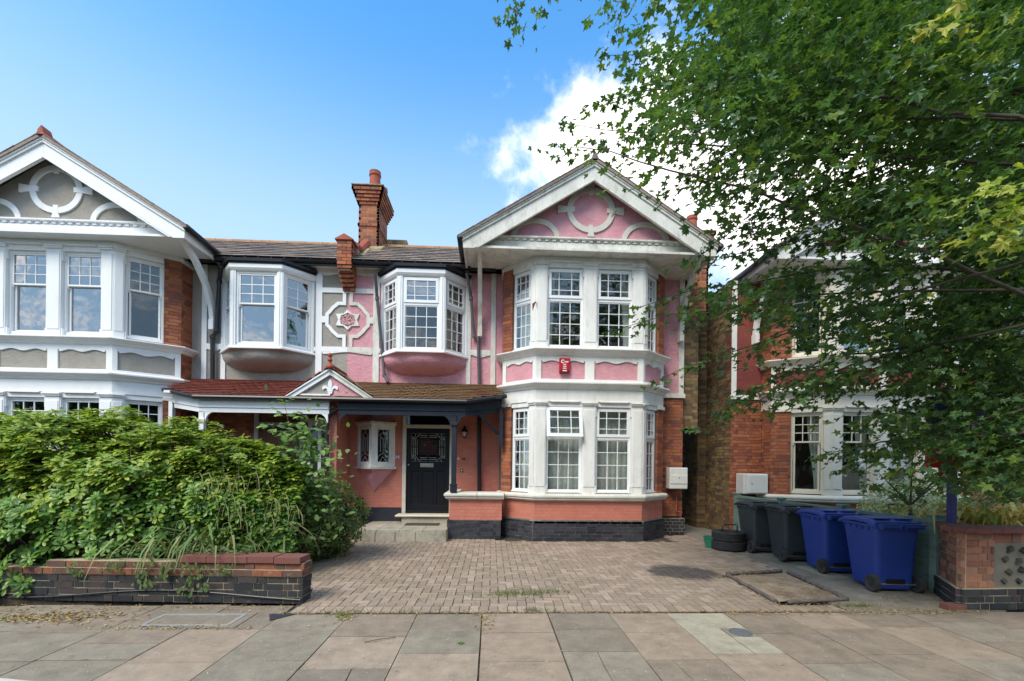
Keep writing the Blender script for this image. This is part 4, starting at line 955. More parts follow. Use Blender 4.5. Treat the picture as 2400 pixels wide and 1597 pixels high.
# alarm box, meter boxes, air bricks
m=MB(); F=P_['F']; a=at(1323,858,9.37)[0]-P_['Lc'](P_['P'][2][0],0)[0]
al=tag(MB().box(F,a-.115,a+.115,-.03,.06,3.80-.0+.0,4.13-.0-.0).build('alarm_box',REDP,None,bevel=.01),'red alarm box with a white logo on the pink panel between the bay windows','alarm box') if 0 else None
al=thing('alarm_box','red alarm box with white print on the pink panel between the bay windows','alarm box',tuple(F.P(a,0,3.5)))
m=MB(); m.box(F,a-.115,a+.115,-.028,.045,3.545,3.845); m.build('case',REDP,al,bevel=.012)
m=MB(); m.box(F,a-.1,a+.1,.0,.052,3.52,3.6); m.build('base',mat('dark_red_plastic',[(.16,.006,.012)],.4,.05),al,bevel=.008)
m=MB(); ribbon(m,F,[(a-.04+x,3.77+z) for x,z in arc(0,0,.032,.03,35,325,14)],.016,.045,.049); m.box(F,a-.005,a+.085,.045,.049,3.762,3.776); m.box(F,a+.01,a+.06,.045,.049,3.742,3.75)
for i,w in enumerate((.028,.034,.036)): m.box(F,a-w,a+w,.045,.049,3.70-i*.04,3.717-i*.04)
m.box(F,a-.045,a+.045,.052,.056,3.565,3.587); m.build('print',WPRINT,al)
def meter(name,label,x0,x1,z0,z1,y0,y1):
    t=thing(name,label,'meter box',((x0+x1)/2,y1,z0)); m=MB(); m.w(x0,x1,y0,y1,z0,z1); m.build('case',BOXW,t,bevel=.02)
    m=MB(); m.w(x0+.1,x1-.015,y0-.015,y0+.01,z0+.03,z1-.03) if x0>5 else m.w(x0+.01,x1-.01,y0-.012,y0+.01,z0+.12,z1-.17); m.build('door',BOXW,t,bevel=.006)
    m=MB(); m.w((x0+x1)/2-.01+(-.1 if x0>5 else 0),(x0+x1)/2+.01+(-.1 if x0>5 else 0),y0-.02,y0-.01,(z0+z1)/2,(z0+z1)/2+.02); m.build('lock',BLACKM,t)
meter('meter_box','pale meter box on the right corner of the pink house',4.08,4.5,1.08,1.57,10.05,10.3); meter('meter_box','white meter box on the orange brick wall beyond the alley',5.78,6.36,.98,1.45,10.0,10.33)
pm=P_['seg']
for i,a in ((1,.34),(2,1.12),(2,1.42),(3,.5)):
    f=pm[i]; m=MB(); m.box(f,a,a+.2 if i!=2 else a+.24,.05,.062,.19,.33)
    if i!=2 or a<1.2:
        for q in range(5):
            for r in range(3): m.box(f,a+.02+q*.035,a+.04+q*.035,.062,.066,.205+r*.04,.225+r*.04,1)
    m.build('air_brick',[BLACKB,mat('air_brick_hole',[(.004,.004,.004)],.9,0)],HP)
m=MB(); m.tube([(4.33,10.27,1.08),(4.33,10.27,.55),(4.47,10.27,.52)],.02,6); m.build('gas_pipe',TERRA,HP)
m=MB(); p0=P_['seg'][1].P(.86,.006,5.0); p0=P_['seg'][1]; L=p0.L; m.prism(P_['F'],[(-.0,4.98),(.0+.02,5.02),(.015,4.86)],.0,.008); 
m.prism(p0,[(L-.1,5.0),(L-.0,5.03),(L-.09,4.84)],.005,.014); m.build('painted_patch',mat('dark_red_paint_patch',[(.16,.03,.03)],.7,.1),HP)
t=thing('doormat','brown bristle doormat lying on the stone porch step','doormat',(-1.5,10.05,.235)); m=MB(); m.w(-1.88,-1.14,9.88,10.22,.236,.252); m.build('mat',mat('brown_coir',[(.09,.06,.045),(.07,.05,.04)],.95,.3,40,.6,120),t)
# ---------------------------------------------------------------- ground, pavement, driveway
SOIL=mat('garden_soil',[(.06,.045,.03),(.09,.065,.045)],.95,.3,9,1.2,30)
SAND=mat('dry_earth_and_dust',[(.27,.2,.135),(.34,.26,.18),(.22,.16,.11)],.95,.25,5,1.0,40,stain=[((.09,.065,.04),9,.55,.66,.7)])
CONC=mat('old_path_concrete',[(.21,.185,.145),(.26,.23,.18)],.9,.2,4,.6,60,stain=[((.09,.085,.05),1.3,.48,.66,.6),((.08,.07,.055),7,.6,.7,.5)])
BED=mat('pavement_bedding',[(.055,.045,.032)],.95,.3,20,.5,60,stain=[((.14,.12,.07),6,.5,.65,.6)])
PAVE=mat('block_paver',[(.3,.225,.17),(.34,.26,.195),(.26,.2,.15),(.32,.245,.18),(.37,.285,.22),(.285,.215,.16)],.85,.16,13,.5,90,island=True,
   stain=[((.2,.165,.1),.9,.5,.68,.55),((.13,.1,.085),5,.6,.72,.4)])
def oil(mt,c,rx,ry):
    nt=mt.node_tree; N=nt.nodes; L=nt.links; b=N['Principled BSDF']; src=b.inputs['Base Color'].links[0].from_socket
    g=N.new('ShaderNodeNewGeometry'); mp=N.new('ShaderNodeMapping'); mp.vector_type='TEXTURE'; mp.inputs['Location'].default_value=(c[0],c[1],0); mp.inputs['Scale'].default_value=(rx,ry,50); mp.inputs['Rotation'].default_value=(0,0,R(-12)); L.new(g.outputs['Position'],mp.inputs[0])
    ln=N.new('ShaderNodeVectorMath'); ln.operation='LENGTH'; L.new(mp.outputs[0],ln.inputs[0])
    n=N.new('ShaderNodeTexNoise'); n.inputs['Scale'].default_value=5; n.inputs['Detail'].default_value=6; L.new(g.outputs['Position'],n.inputs['Vector'])
    a=N.new('ShaderNodeMath'); a.operation='MULTIPLY_ADD'; L.new(n.outputs['Fac'],a.inputs[0]); a.inputs[1].default_value=1.1; L.new(ln.outputs['Value'],a.inputs[2])
    mr=N.new('ShaderNodeMapRange'); mr.interpolation_type='SMOOTHSTEP'; L.new(a.outputs[0],mr.inputs[0]); mr.inputs[1].default_value=1.65; mr.inputs[2].default_value=1.15; mr.inputs[3].default_value=0; mr.inputs[4].default_value=.82
    x=N.new('ShaderNodeMix'); x.data_type='RGBA'; L.new(mr.outputs[0],x.inputs['Factor']); L.new(src,x.inputs['A']); x.inputs['B'].default_value=(.035,.034,.035,1); L.new(x.outputs['Result'],b.inputs['Base Color'])
oil(PAVE,(2.92,6.66),.62,.5)
def slabmat(n,c):
    c=(c[0]*1.08,c[1]*1.02,c[2]*.92)
    return mat(n,[c,tuple(x*1.12 for x in c)],.85,.2,7,.5,90,stain=[(tuple(x*.6 for x in c),3.2,.5,.7,.55),(tuple(min(.8,x*1.6) for x in c),34,.58,.64,.4),((.08,.07,.05),1.1,.55,.72,.45),((.06,.05,.04),12,.6,.68,.5)])
SL=dict(p=slabmat('pink_paving_slab',(.265,.215,.172)),P=slabmat('pale_pink_paving_slab',(.285,.235,.19)),g=slabmat('grey_paving_slab',(.225,.2,.165)),G=slabmat('green_grey_paving_slab',(.21,.19,.155)),d=slabmat('dark_paving_slab',(.2,.172,.142)),w=slabmat('pale_paving_slab',(.32,.3,.245)),r=slabmat('brown_paving_slab',(.215,.178,.143)))
def sheet(name,pts,z,mt,th=.3):
    m=MB(); n=len(pts); m.add([(x,y,z) for x,y in pts]+[(x,y,z-th) for x,y in pts],[tuple(range(n)),tuple(range(2*n-1,n-1,-1))]+[(i+n,(i+1)%n+n,(i+1)%n,i) for i in range(n)])
    return m.build(name,mt,None,kind='structure')
sheet('ground',[(-300,-300),(300,-300),(300,300),(-300,300)],-.16,mat('distant_ground',[(.08,.085,.05),(.11,.1,.07)],.95,.2,.4),.1)
road=sheet('road',[(-60,-6),(60,-6),(60,1.4),(-60,1.4)],-.12,mat('asphalt',[(.045,.045,.047),(.06,.06,.06)],.9,.2,4,.6,120),.2)
pv=sheet('pavement',[(-60,1.5),(60,1.5),(60,4.84),(-2.1,4.84),(-2.1,5.14),(-60,5.6)],-.02,BED,.2)
kb=sheet('kerb',[(-60,1.38),(60,1.38),(60,1.5),(-60,1.5)],0.0,mat('kerb_granite',[(.3,.29,.27)],.8,.15,9,.3,90),.3)
cols=[-7.2,-6.5,-5.78,-5.05,-4.32,-3.59,-2.865,-2.165,-1.465,-.765,-.08,.628,1.29,1.92,2.556,3.2,3.87,4.55,5.25,5.95,6.65,7.4]
plan={5:[(4.8,'r'),(4.05,'g'),(3.72,'G')],4:[(4.8,'r'),(4.3,'G'),(3.7,'G')],3:[(4.8,'g'),(4.35,'G'),(3.78,'g')],
 6:[(4.8,'d'),(4.38,'p'),(3.66,'P')],7:[(4.8,'g'),(4.35,'G'),(3.68,'G')],8:[(4.8,'r'),(4.18,'P'),(3.53,'d')],9:[(4.8,'d'),(4.34,'G'),(3.79,'P')],
 10:[(4.8,'p'),(4.25,'p'),(3.63,'p')],11:[(4.8,'d'),(4.33,'d'),(3.81,'g')],12:[(4.8,'p'),(4.25,'p'),(3.64,'r')],13:[(4.8,'w'),(4.34,'w'),(3.745,'p')],
 14:[(4.8,'r'),(4.2,'r'),(3.55,'g')],15:[(4.8,'p'),(4.3,'r'),(3.7,'r')],16:[(4.8,'r'),(4.35,'p'),(3.6,'g')],17:[(4.8,'r'),(4.5,'g'),(3.95,'r'),(3.4,'p')],18:[(4.8,'r'),(4.3,'g'),(3.6,'r')]}
for i in range(len(cols)-1):
    x0,x1=cols[i],cols[i+1]; L=plan.get(i,[(4.8,'r'),(4.25,'g'),(3.6,'p')]); ys=[a for a,_ in L]; ks=[k for _,k in L]; y=ys[-1]
    if x1<-2.1 and ys[0]<5: 
        ys=[5.13 if i%2 else 5.1]+ys[(1 if i!=5 else 0):]; ks=ks if i!=5 else ['d']+ks
    while y>1.6: y-=random.choice((.6,.62,.7)); ys.append(max(y,1.5)); ks.append(random.choice('pgrG'))
    for k in range(len(ys)-1):
        y0,y1=ys[k+1],ys[k]
        if y1-y0<.05: continue
        g=random.uniform(.006,.013) if abs(x0+.08)>.01 else .02
        M=WF.mat((x0+x1)/2,(y0+y1)/2,-.025+random.uniform(-.004,.002),x1-x0-g,y1-y0-.009,.05,random.uniform(-.004,.004)*.5); 
        if (i,k) in ((11,2),(12,2),(8,2),(16,1)):
            a=.3+.4*random.random(); b=.3+.4*random.random(); W_,H_=x1-x0-g,y1-y0-.009; X_,Y_=x0+g/2,y0+.0045
            for side in (0,1):
                q=[(X_,Y_),(X_+W_*a-.004,Y_),(X_+W_*(a+b)/2-.012,Y_+H_*.5),(X_+W_*b-.004,Y_+H_),(X_,Y_+H_)] if not side else [(X_+W_*a+.004,Y_),(X_+W_,Y_),(X_+W_,Y_+H_),(X_+W_*b+.004,Y_+H_),(X_+W_*(a+b)/2-.004,Y_+H_*.5)]
                mm=MB(); zt=-.002*side; mm.add([(c0,c1,zt) for c0,c1 in q]+[(c0,c1,-.05) for c0,c1 in q],[(0,1,2,3,4),(9,8,7,6,5)]+[(n_+5,(n_+1)%5+5,(n_+1)%5,n_) for n_ in range(5)]); mm.build('paving_slab',SL[ks[k]],pv)
            continue
        if i==13 and k==1:   # slab cut round the small stopcock cover
            for a0,a1,b0,b1 in ((x0,x0+.36,y0,y1),(x0+.365,x1,y0,y1-.22)): piece(pv,'paving_slab','cube',SL[ks[k]],WF.mat((a0+a1)/2,(b0+b1)/2,-.025,a1-a0-.006,b1-b0-.006,.05))
            continue
        piece(pv,'paving_slab','cube',SL[ks[k]],M)
t=thing('stopcock_cover','small grey metal stopcock cover set in the pale paving slab','utility cover',(2.42,4.23,0)); m=MB(); m.w(2.29,2.55,4.125,4.335,-.04,.0); m.build('frame',SL['g'],t); m=MB(); m.lathe((2.43,4.225,-.002),[(.105,0),(.105,.008),(.09,.009),(.089,.006)],20); m.build('lid',mat('grey_cast_metal',[(.12,.13,.13)],.6,.2,20,.4,120),t)
t=thing('inspection_cover','rectangular concrete-filled inspection cover with a metal rim in front of the left garden wall','manhole cover',(-2.95,4.62,0))
m=MB(); x0,x1,y0,y1=-3.36,-2.52,4.46,4.80
m.w(x0,x1,y0,y0+.035,-.02,.008);m.w(x0,x1,y1-.035,y1,-.02,.008);m.w(x0,x0+.035,y0+.035,y1-.035,-.02,.008);m.w(x1-.035,x1,y0+.035,y1-.035,-.02,.008); m.build('rim',mat('pale_metal_rim',[(.3,.3,.28)],.5,.2,20),t)
m=MB(); m.w(x0+.035,x1-.035,y0+.035,y1-.035,-.02,.002); m.build('lid',SL['g'],t); m=MB(); m.w(x0-.06,x1+.08,y0-.06,y1+.05,-.02,.0035); m.build('surround',SL['d'],t)
t=thing('triangular_cover','little dark triangular metal plate in the pavement by the garden wall end','utility cover',(-2.2,4.68,0)); m=MB(); m.prism(Fr((0,0,0),(1,0,0),(0,0,1),(0,1,0)),[(-2.3,4.8),(-2.02,4.8),(-2.2,4.6)],0,.006); m.build('plate',BLACKB,t)
# driveway of herringbone blocks
drv=sheet('driveway',[(-2.1,4.845),(3.95,4.845),(3.42,5.12),(3.47,6.42),(4.46,6.66),(4.58,8.0),(4.56,10.2),(-2.9,10.2),(-2.87,6.9),(-2.6,6.2),(-2.25,5.5)],-.012,BED,.2)
u=.1055
def inside(x,y,poly):
    c=False; n=len(poly)
    for i in range(n):
        x1,y1=poly[i];x2,y2=poly[(i+1)%n]
        if (y1>y)!=(y2>y) and x<(x2-x1)*(y-y1)/(y2-y1)+x1: c=not c
    return c
dp=[(-2.12,5.06),(3.3,5.06),(3.42,5.3),(3.47,6.5),(4.46,6.74),(4.58,8.0),(4.56,10.2),(-2.9,10.2),(-2.85,6.9),(-2.55,6.2),(-2.2,5.5)]
for j in range(0,50):
    for i in range(-3,76):
        q=(i-j)%4; x=-2.95+i*u; y=5.06+j*u
        if q==0: c=(x+u,y+u/2,2*u-.01,u-.01)
        elif q==2: c=(x+u/2,y,u-.01,2*u-.01)
        else: continue
        if not inside(c[0],c[1],dp) or c[1]<5.1 and q==2 : 
            if not(q==2 and 5.0<c[1]<5.1 and inside(c[0],5.09,dp)): continue
            c=(c[0],5.06+u/2,u-.007,u-.007)
        if abs(c[0]-2.05)<1.9 and c[1]>9.33: continue
        piece(drv,'block_paver','cube',PAVE,WF.mat(c[0]+random.uniform(-.0015,.0015),c[1]+random.uniform(-.0015,.0015),-.02+.005*noise.noise((c[0]*1.3,c[1]*1.3,0))+random.uniform(-.0012,.0012),c[2],c[3],.04))
x=-2.12
while x<3.95:
    piece(drv,'block_paver','cube',PAVE,WF.mat(x+u/2,4.955,-.021+random.uniform(-.0015,.0015),u-.008,2*u-.012,.04)); x+=u
# right-hand path, dry bed
sheet('path',[(3.9,4.85),(5.9,4.85),(5.9,5.6),(5.62,11),(5.62,18),(4.5,18),(4.58,8),(4.47,6.62),(4.1,4.86)],-.006,CONC,.2)
m=MB(); m.w(4.05,5.5,4.80,5.2,-.03,.0); m.build('path_edge_slab',SL['g'],bpy.data.objects['path'])
m=MB(); m.w(4.95,5.25,6.3,7.05,-.03,.002); m.build('path_patch',SL['w'],bpy.data.objects['path'])
t=thing('planting_bed','dry empty square bed of bare earth edged with rope-top tiles beside the driveway','bed',(3.9,5.8,0))
m=MB(); n=16; v=[];
cs=[(3.42,5.14),(4.3,5.24),(4.47,6.6),(3.5,6.42)]
for a in range(n+1):
    for b in range(n+1):
        s,q=a/n,b/n; X=(1-s)*(1-q)*cs[0][0]+s*(1-q)*cs[1][0]+s*q*cs[2][0]+(1-s)*q*cs[3][0]; Y=(1-s)*(1-q)*cs[0][1]+s*(1-q)*cs[1][1]+s*q*cs[2][1]+(1-s)*q*cs[3][1]
        v.append((X,Y,.005+.02*noise.noise((X*3,Y*3,1))+.012*math.sin(PI*s)*math.sin(PI*q)))
m.add(v,[(a*(n+1)+b,(a+1)*(n+1)+b,(a+1)*(n+1)+b+1,a*(n+1)+b+1) for a in range(n) for b in range(n)]); m.build('earth',SAND,t,smooth=True)
EDG=mat('blue_grey_edging_tile',[(.1,.085,.08),(.14,.12,.105)],.8,.25,14,.4,60,stain=[((.2,.17,.13),8,.56,.66,.5)])
for (A,B,tw) in (((3.5,5.10),(4.32,5.22),0),((3.38,5.16),(3.42,5.75),0),((3.42,5.77),(3.47,6.40),0),((3.5,6.45),(4.44,6.64),1),((4.5,6.55),(4.33,5.3),1)):
    m=MB(); A=np.array(A);B=np.array(B); N_s=int(np.linalg.norm(B-A)/.04)
    pts=[(*(A+(B-A)*k/N_s),.022+ (.008*math.sin(k*2.2) if tw else 0)) for k in range(N_s+1)]; m.tube(pts,[.026+(.008*math.sin(k*1.9+1) if tw else .002*math.sin(k)) for k in range(N_s+1)],8)
    m.build('edging_tile',EDG,t,smooth=True)
# left garden soil, edging board, brick wall
sheet('soil',[(-12,5.3),(-2.25,5.3),(-2.6,6.2),(-2.87,6.9),(-2.9,9.2),(-2.75,10.3),(-12,10.3)],.02,SOIL,.2)
t=thing('garden_edging','dark timber edging board between the driveway and the left garden bed','edging',(-2.8,7,0)); m=MB()
for off in (0,.07): m.sweep([(off,0),(off,.07-off*.2),(off+.035,.075-off*.2),(off+.035,0)],[(-2.97,9.4),(-2.92,6.95),(-2.66,6.2),(-2.3,5.4)])
m.build('board',mat('weathered_black_edging',[(.06,.065,.065),(.09,.09,.085)],.8,.2,14,.3,40),t)
LW=thing('garden_wall','low brick garden wall with black lower courses and red top courses in front of the hedge','wall',(-4.3,5.2,0))
WRED=mat('weathered_red_brown_brick',[(.15,.07,.05),(.18,.075,.052),(.12,.065,.05),(.25,.09,.05)],.85,.2,14,.5,60,island=True,stain=[((.36,.32,.24),8,.57,.66,.6),((.07,.07,.05),3,.58,.7,.5)])
COPR=mat('red_coping_brick',[(.21,.08,.062),(.18,.07,.055)],.75,.12,10,.3,60,island=True,stain=[((.14,.07,.05),5,.58,.7,.4)])
BLUEB=mat('blue_black_brick',[(.03,.032,.036),(.045,.043,.045),(.06,.045,.045),(.025,.028,.032)],.7,.25,12,.4,70,island=True,stain=[((.22,.2,.15),9,.62,.7,.4)])
def garden_wall(H,fr,L,zt,cop0,jm=LIMEJ):
    bricks(H,fr,0,L,0,.30,BLUEB,jm,dep=.1,jit=.004,bond='flemish'); 
    bricks(H,fr,0,L,.305,.38,WRED,jm,dep=.1,proud=.012,jit=.004); bricks(H,fr,cop0-1.6,L,.38,.455,WRED,jm,dep=.1,proud=-.005,jit=.004)
    m=MB(); m.box(fr,0,L-.1,-.2,-.1,0,.375); m.box(fr,cop0-1.5,L-.1,-.2,-.1,.375,.45)
    return m.build('wall_core',jm,H)
fl_=Fr((-7.6,5.42,0),(5.5,-.28,0),(-.28,-5.5,0)); q=np.linalg.norm(fl_.t); fl_.t/=q; fl_.n/=q; Lw=q
garden_wall(LW,fl_,Lw,.53,Lw-1.3)
fe=Fr(fl_.P(Lw,0,0),-fl_.n,fl_.t); bricks(LW,fe,0,.22,0,.30,BLUEB,LIMEJ,dep=.1,jit=.004); bricks(LW,fe,0,.22,.305,.455,WRED,LIMEJ,dep=.1,proud=.008,jit=.004)
a=Lw-1.42
for w in (.34,.46,.3,.3): 
    piece(LW,'coping_brick','cube',COPR,fl_.mat(a+w/2,-.105,.492+random.uniform(-.003,.003),w-.008,.25,.068)); a+=w
m=MB(); pts=[fl_.P(x,.02+.01*math.sin(x*3),.09+.05*math.sin(x*1.7+1)-.0*x) for x in np.linspace(Lw-3.3,Lw-.02,24)]+[fe.P(.1,.02,.04),fe.P(.2,.02,.12)]; m.tube(pts,.008,5); tag(m.build('cable',BLACKM,None),'black cable running loosely along the foot of the left garden wall','cable')
RW=thing('garden_wall','brick garden wall with a dark flint panel at the right edge of the photograph','wall',(6.4,5,0))
RBR=mat('salmon_stock_brick',[(.36,.16,.1),(.3,.12,.075),(.38,.19,.13),(.18,.1,.07),(.42,.18,.1),(.27,.13,.09)],.85,.2,12,.5,60,island=True)
def segf(x0,y0,x1,y1): 
    L=math.hypot(x1-x0,y1-y0); t=((x1-x0)/L,(y1-y0)/L); return Fr((x0,y0,0),(*t,0),(t[1],-t[0],0)),L
f1,L1=segf(5.78,5.5,5.40,4.9); f2,L2=segf(5.40,4.9,8.6,4.98)
bricks(RW,f1,0,L1,.24,.87,RBR,LIMEJ,dep=.05,jit=.004); bricks(RW,f1,-.05,L1+.03,0,.24,BLUEB,LIMEJ,proud=.05,dep=.06,jit=.003)
bricks(RW,f2,0,.42,.24,.87,RBR,LIMEJ,dep=.05,jit=.004); bricks(RW,f2,.42,L2,.76,.87,RBR,LIMEJ,dep=.2,jit=.004); bricks(RW,f2,-.02,L2,0,.24,BLUEB,LIMEJ,proud=.05,dep=.06,jit=.003)
m=MB(); m.box(f2,.42,L2,-.2,-.005,.24,.76); m.build('mortar_panel',CONC,RW)
FL_=mat('dark_flint',[(.03,.03,.03),(.06,.055,.045),(.1,.09,.07)],.6,.3,25,.6,50,island=True)
proto('flint',[(-.5,-.5,-.3),(.4,-.5,-.5),(.5,-.5,.3),(-.1,-.5,.5),(-.35,.5,-.2),(.25,.5,-.35),(.3,.5,.2),(-.1,.5,.3)],[(0,1,5,4),(1,2,6,5),(2,3,7,6),(3,0,4,7),(4,5,6,7),(3,2,1,0)])
for r in range(4):
    for k in range(20):
        piece(RW,'flint','flint',FL_,f2.mat(.55+k*.155+(r%2)*.07+random.uniform(-.025,.025),.002,.32+r*.122+random.uniform(-.015,.015),random.uniform(.07,.12),.045,random.uniform(.06,.1),random.uniform(-1,1)))
for f,L,z in ((f1,L1,0),(f2,L2,0)):
    a=-.0
    while a<L-.05: w=min(.44,L-a); piece(RW,'coping_tile','cube',COPR,f.mat(a+w/2,-.09,.905,w-.006,.3,.055)); a+=w
m=MB(); m.box(f2,.32,L2,-.32,-.02,0,.87); m.build('wall_core',LIMEJ,RW)
m=MB(); m.w(5.2,5.42,4.84,4.95,0,.065); tag(m.build('loose_brick',COPR,None,bevel=.004),'single loose red brick on the ground at the foot of the right wall','brick')
# sage-green fence behind the bins
FE=thing('fence','low sage green slatted fence running from the right wall to the house behind the bins','fence',(5.7,7.7,0))
SAGE=mat('sage_green_timber',[(.17,.25,.22),(.2,.28,.24),(.14,.21,.18)],.8,.15,8,.3,50,stretch=(1,1,6))
ff,Lf=segf(5.63,10.1,5.78,5.52)
for k,a in enumerate(np.linspace(.05,Lf-.05,4)):
    m=MB(); m.box(ff,a-.05,a+.05,-.09,.03,0,.98); m.box(ff,a-.065,a+.065,-.105,.045,.98,1.01); m.build('post',SAGE,FE,bevel=.004)
sp=list(np.linspace(.05,Lf-.05,4))
for i in range(3):
    for k in range(9): piece(FE,'slat','cube',SAGE,ff.mat((sp[i]+sp[i+1])/2,-.03+ (k%2)*.004,.08+k*.097,sp[i+1]-sp[i]-.1,.014,.1,0) @ np.array([[1,0,0,0],[0,1,-.4,0],[0,0,1,0],[0,0,0,1.]]))
    m=MB(); m.box(ff,sp[i]+.05,sp[i+1]-.05,-.06,.0,.9,.95); m.build('top_rail',SAGE,FE)
# ---------------------------------------------------------------- wheelie bins
def bin_(label,mt,x,y,rz,sc=.98,group='wheelie bins lined up along the fence'):
    t=thing('wheelie_bin',label,'bin',(x,y,0),group); t.rotation_euler=(0,0,rz)
    def B(m,name,ma,**k):
        o=m.build(name,ma,None,**k); o.parent=t; o.scale=(sc,sc,sc); return o
    # local: rear (handles, wheels) faces -Y; width along X
    m=MB(); rings=[(0.03,.215,.0,.47),(.06,.235,-.01,.49),(.5,.26,-.03,.56),(.84,.28,-.05,.62),(.86,.285,-.055,.625)]
    v=[]; nn=0
    for z,hx,y0,y1 in rings:
        r=.06; q=[]
        for cx_,cy_,a0 in ((hx-r,y1-r,0),(-hx+r,y1-r,90),(-hx+r,y0+r,180),(hx-r,y0+r,270)):
            for k in range(4): q.append((cx_+r*math.cos(R(a0+k*30)),cy_+r*math.sin(R(a0+k*30)),z))
        nn=len(q); v+=q
    f=[(i*nn+j,i*nn+(j+1)%nn,(i+1)*nn+(j+1)%nn,(i+1)*nn+j) for i in range(len(rings)-1) for j in range(nn)]+[tuple(range(nn))[::-1],tuple((len(rings)-1)*nn+j for j in range(nn))]
    m.add(v,f); bd=B(m,'body',mt,smooth=False,bevel=.006)
    m=MB(); m.w(-.3,.3,-.075,.64,.85,.885)
    for sx in (-1,1):
        for yy in (.08,.2,.32,.44,.56): m.w(min(sx*.275,sx*.297),max(sx*.275,sx*.297),yy-.006,yy+.006,.80,.855)
    B(m,'rim',mt,bevel=.01)
    m=MB(); v=[]; rows=[(-.05,.905),( .1,.945),(.35,.95),(.58,.925),(.68,.885)]
    for y_,z in rows:
        for xx,dz in ((-.31,-.02),(-.29,.0),(-.25,.018),(0,.022),(.25,.018),(.29,0),(.31,-.02)): v.append((xx,y_,z+dz))
    k=7; f=[(i*k+j,i*k+j+1,(i+1)*k+j+1,(i+1)*k+j) for i in range(4) for j in range(6)]
    v2=[(x_,y_,z-.03) for x_,y_,z in v]; n0=len(v); f2=[tuple(n0+a for a in q[::-1]) for q in f]
    edge=[0,1,2,3,4,5,6,13,20,27,34,33,32,31,30,29,28,21,14,7]
    f3=[(edge[i],edge[i]+n0,edge[(i+1)%20]+n0,edge[(i+1)%20]) for i in range(20)]
    m.add(v+v2,f+f2+f3); m.w(-.2,.2,.62,.72,.875,.9)
    for a,b in ((-.24,-.03),(.03,.24)): m.w(a,b,.02,.3,.955,.972)
    B(m,'lid',mt,bevel=.008)
    m=MB()
    for a,b in ((-.26,-.02),(.02,.26)):
        m.tube([(a,-.04,.87),(a,-.14,.88),(b,-.14,.88),(b,-.04,.87)],.016,8); m.w(a,a+.02,-.15,.0,.84,.91); m.w(b-.02,b,-.15,.0,.84,.91)
    m.w(-.28,.28,-.16,-.13,.9,.915)
    m.w(-.28,.28,-.06,-.04,.86,.93); B(m,'handle',mt,bevel=.006)
    m=MB(); m.tube([(-.3,-.01,.1),(.3,-.01,.1)],.012,8); B(m,'axle',BRASS)
    m=MB(); m.w(-.12,.12,-.02,.02,.1,.17); B(m,'axle_recess',BLACKM)
    for sx in (-1,1):
        m=MB(); c=(sx*.28,-.01,.112); prof=[(.112,-.032),(.112,.032),(.09,.034),(.06,.022),(.06,-.022),(.09,-.034)]
        nn=22; v=[]
        for k in range(nn):
            an=2*PI*k/nn
            for r,w in prof: v.append((c[0]+w,c[1]+r*math.cos(an),c[2]+r*math.sin(an)))
        f=[(k*6+j,((k+1)%nn)*6+j,((k+1)%nn)*6+(j+1)%6,k*6+(j+1)%6) for k in range(nn) for j in range(6)]
        m.add(v,f); wh=B(m,'wheel',mat('worn_bin_rubber',[(.035,.033,.033),(.06,.055,.05)],.8,.3,20,.2,60))
        m=MB(); m.tube([(c[0]-.02,c[1],c[2]),(c[0]+.02,c[1],c[2])],.06,16); m.tube([(c[0]-.03,c[1],c[2]),(c[0]+.03,c[1],c[2])],.022,10)
        hb=B(m,'hub',mat('grey_hub_plastic',[(.04,.04,.042)],.5,.1)); hb.parent=wh; hb.scale=(1,1,1)
    return t
BLUEP=mat('blue_bin_plastic',[(.014,.045,.25),(.02,.055,.28)],.48,.1,5,.15,90,spec=.45,stain=[((.06,.08,.16),4,.6,.76,.35)])
GREYP=mat('dark_grey_bin_plastic',[(.035,.045,.048),(.045,.055,.058)],.55,.12,5,.15,90,spec=.4,stain=[((.1,.1,.09),4,.58,.75,.35)])
bin_('blue wheelie bin nearest the pavement, beside the brick wall with the flint panel',BLUEP,5.27,5.60,R(-7))
bin_('blue wheelie bin standing between the dark grey bins and the nearest blue bin',BLUEP,5.32,6.56,R(-5))
bin_('dark grey wheelie bin next to the farther blue bin',GREYP,5.27,7.40,R(-6))
bin_('dark grey wheelie bin farthest from the street, beside the stacked tyres',GREYP,5.16,8.15,R(-4))
RUB=mat('tyre_rubber',[(.022,.022,.024),(.035,.034,.034)],.75,.25,14,.3,60,stain=[((.1,.09,.07),4,.58,.72,.4)])
for i,(lb,z,r,tw) in enumerate((('lower worn tyre of the stack beside the grey bins',0,.315,0),('upper ribbed tyre of the stack beside the grey bins',.17,.30,1))):
    t=thing('tyre',lb,'tyre',(4.62,8.5,z),'stacked tyres beside the bins'); m=MB(); pr=[(.17,.03),(.2,.0),(.27,.0),(r,.03)]
    ks=9
    for k in range(ks): pr+=[(r-(.006 if k%2 else 0)*(1 if tw else .3),.04+k*.013)]
    pr+=[(r,.165),(.27,.185),(.2,.185),(.17,.155)]
    n=36; v=[(4.62+a*math.cos(2*PI*j/n),8.5+a*math.sin(2*PI*j/n),z+b) for a,b in pr for j in range(n)]; k=len(pr)
    m.add(v,[(i2*n+j,i2*n+(j+1)%n,((i2+1)%k)*n+(j+1)%n,((i2+1)%k)*n+j) for i2 in range(k) for j in range(n)]); m.build('tread',RUB,t)
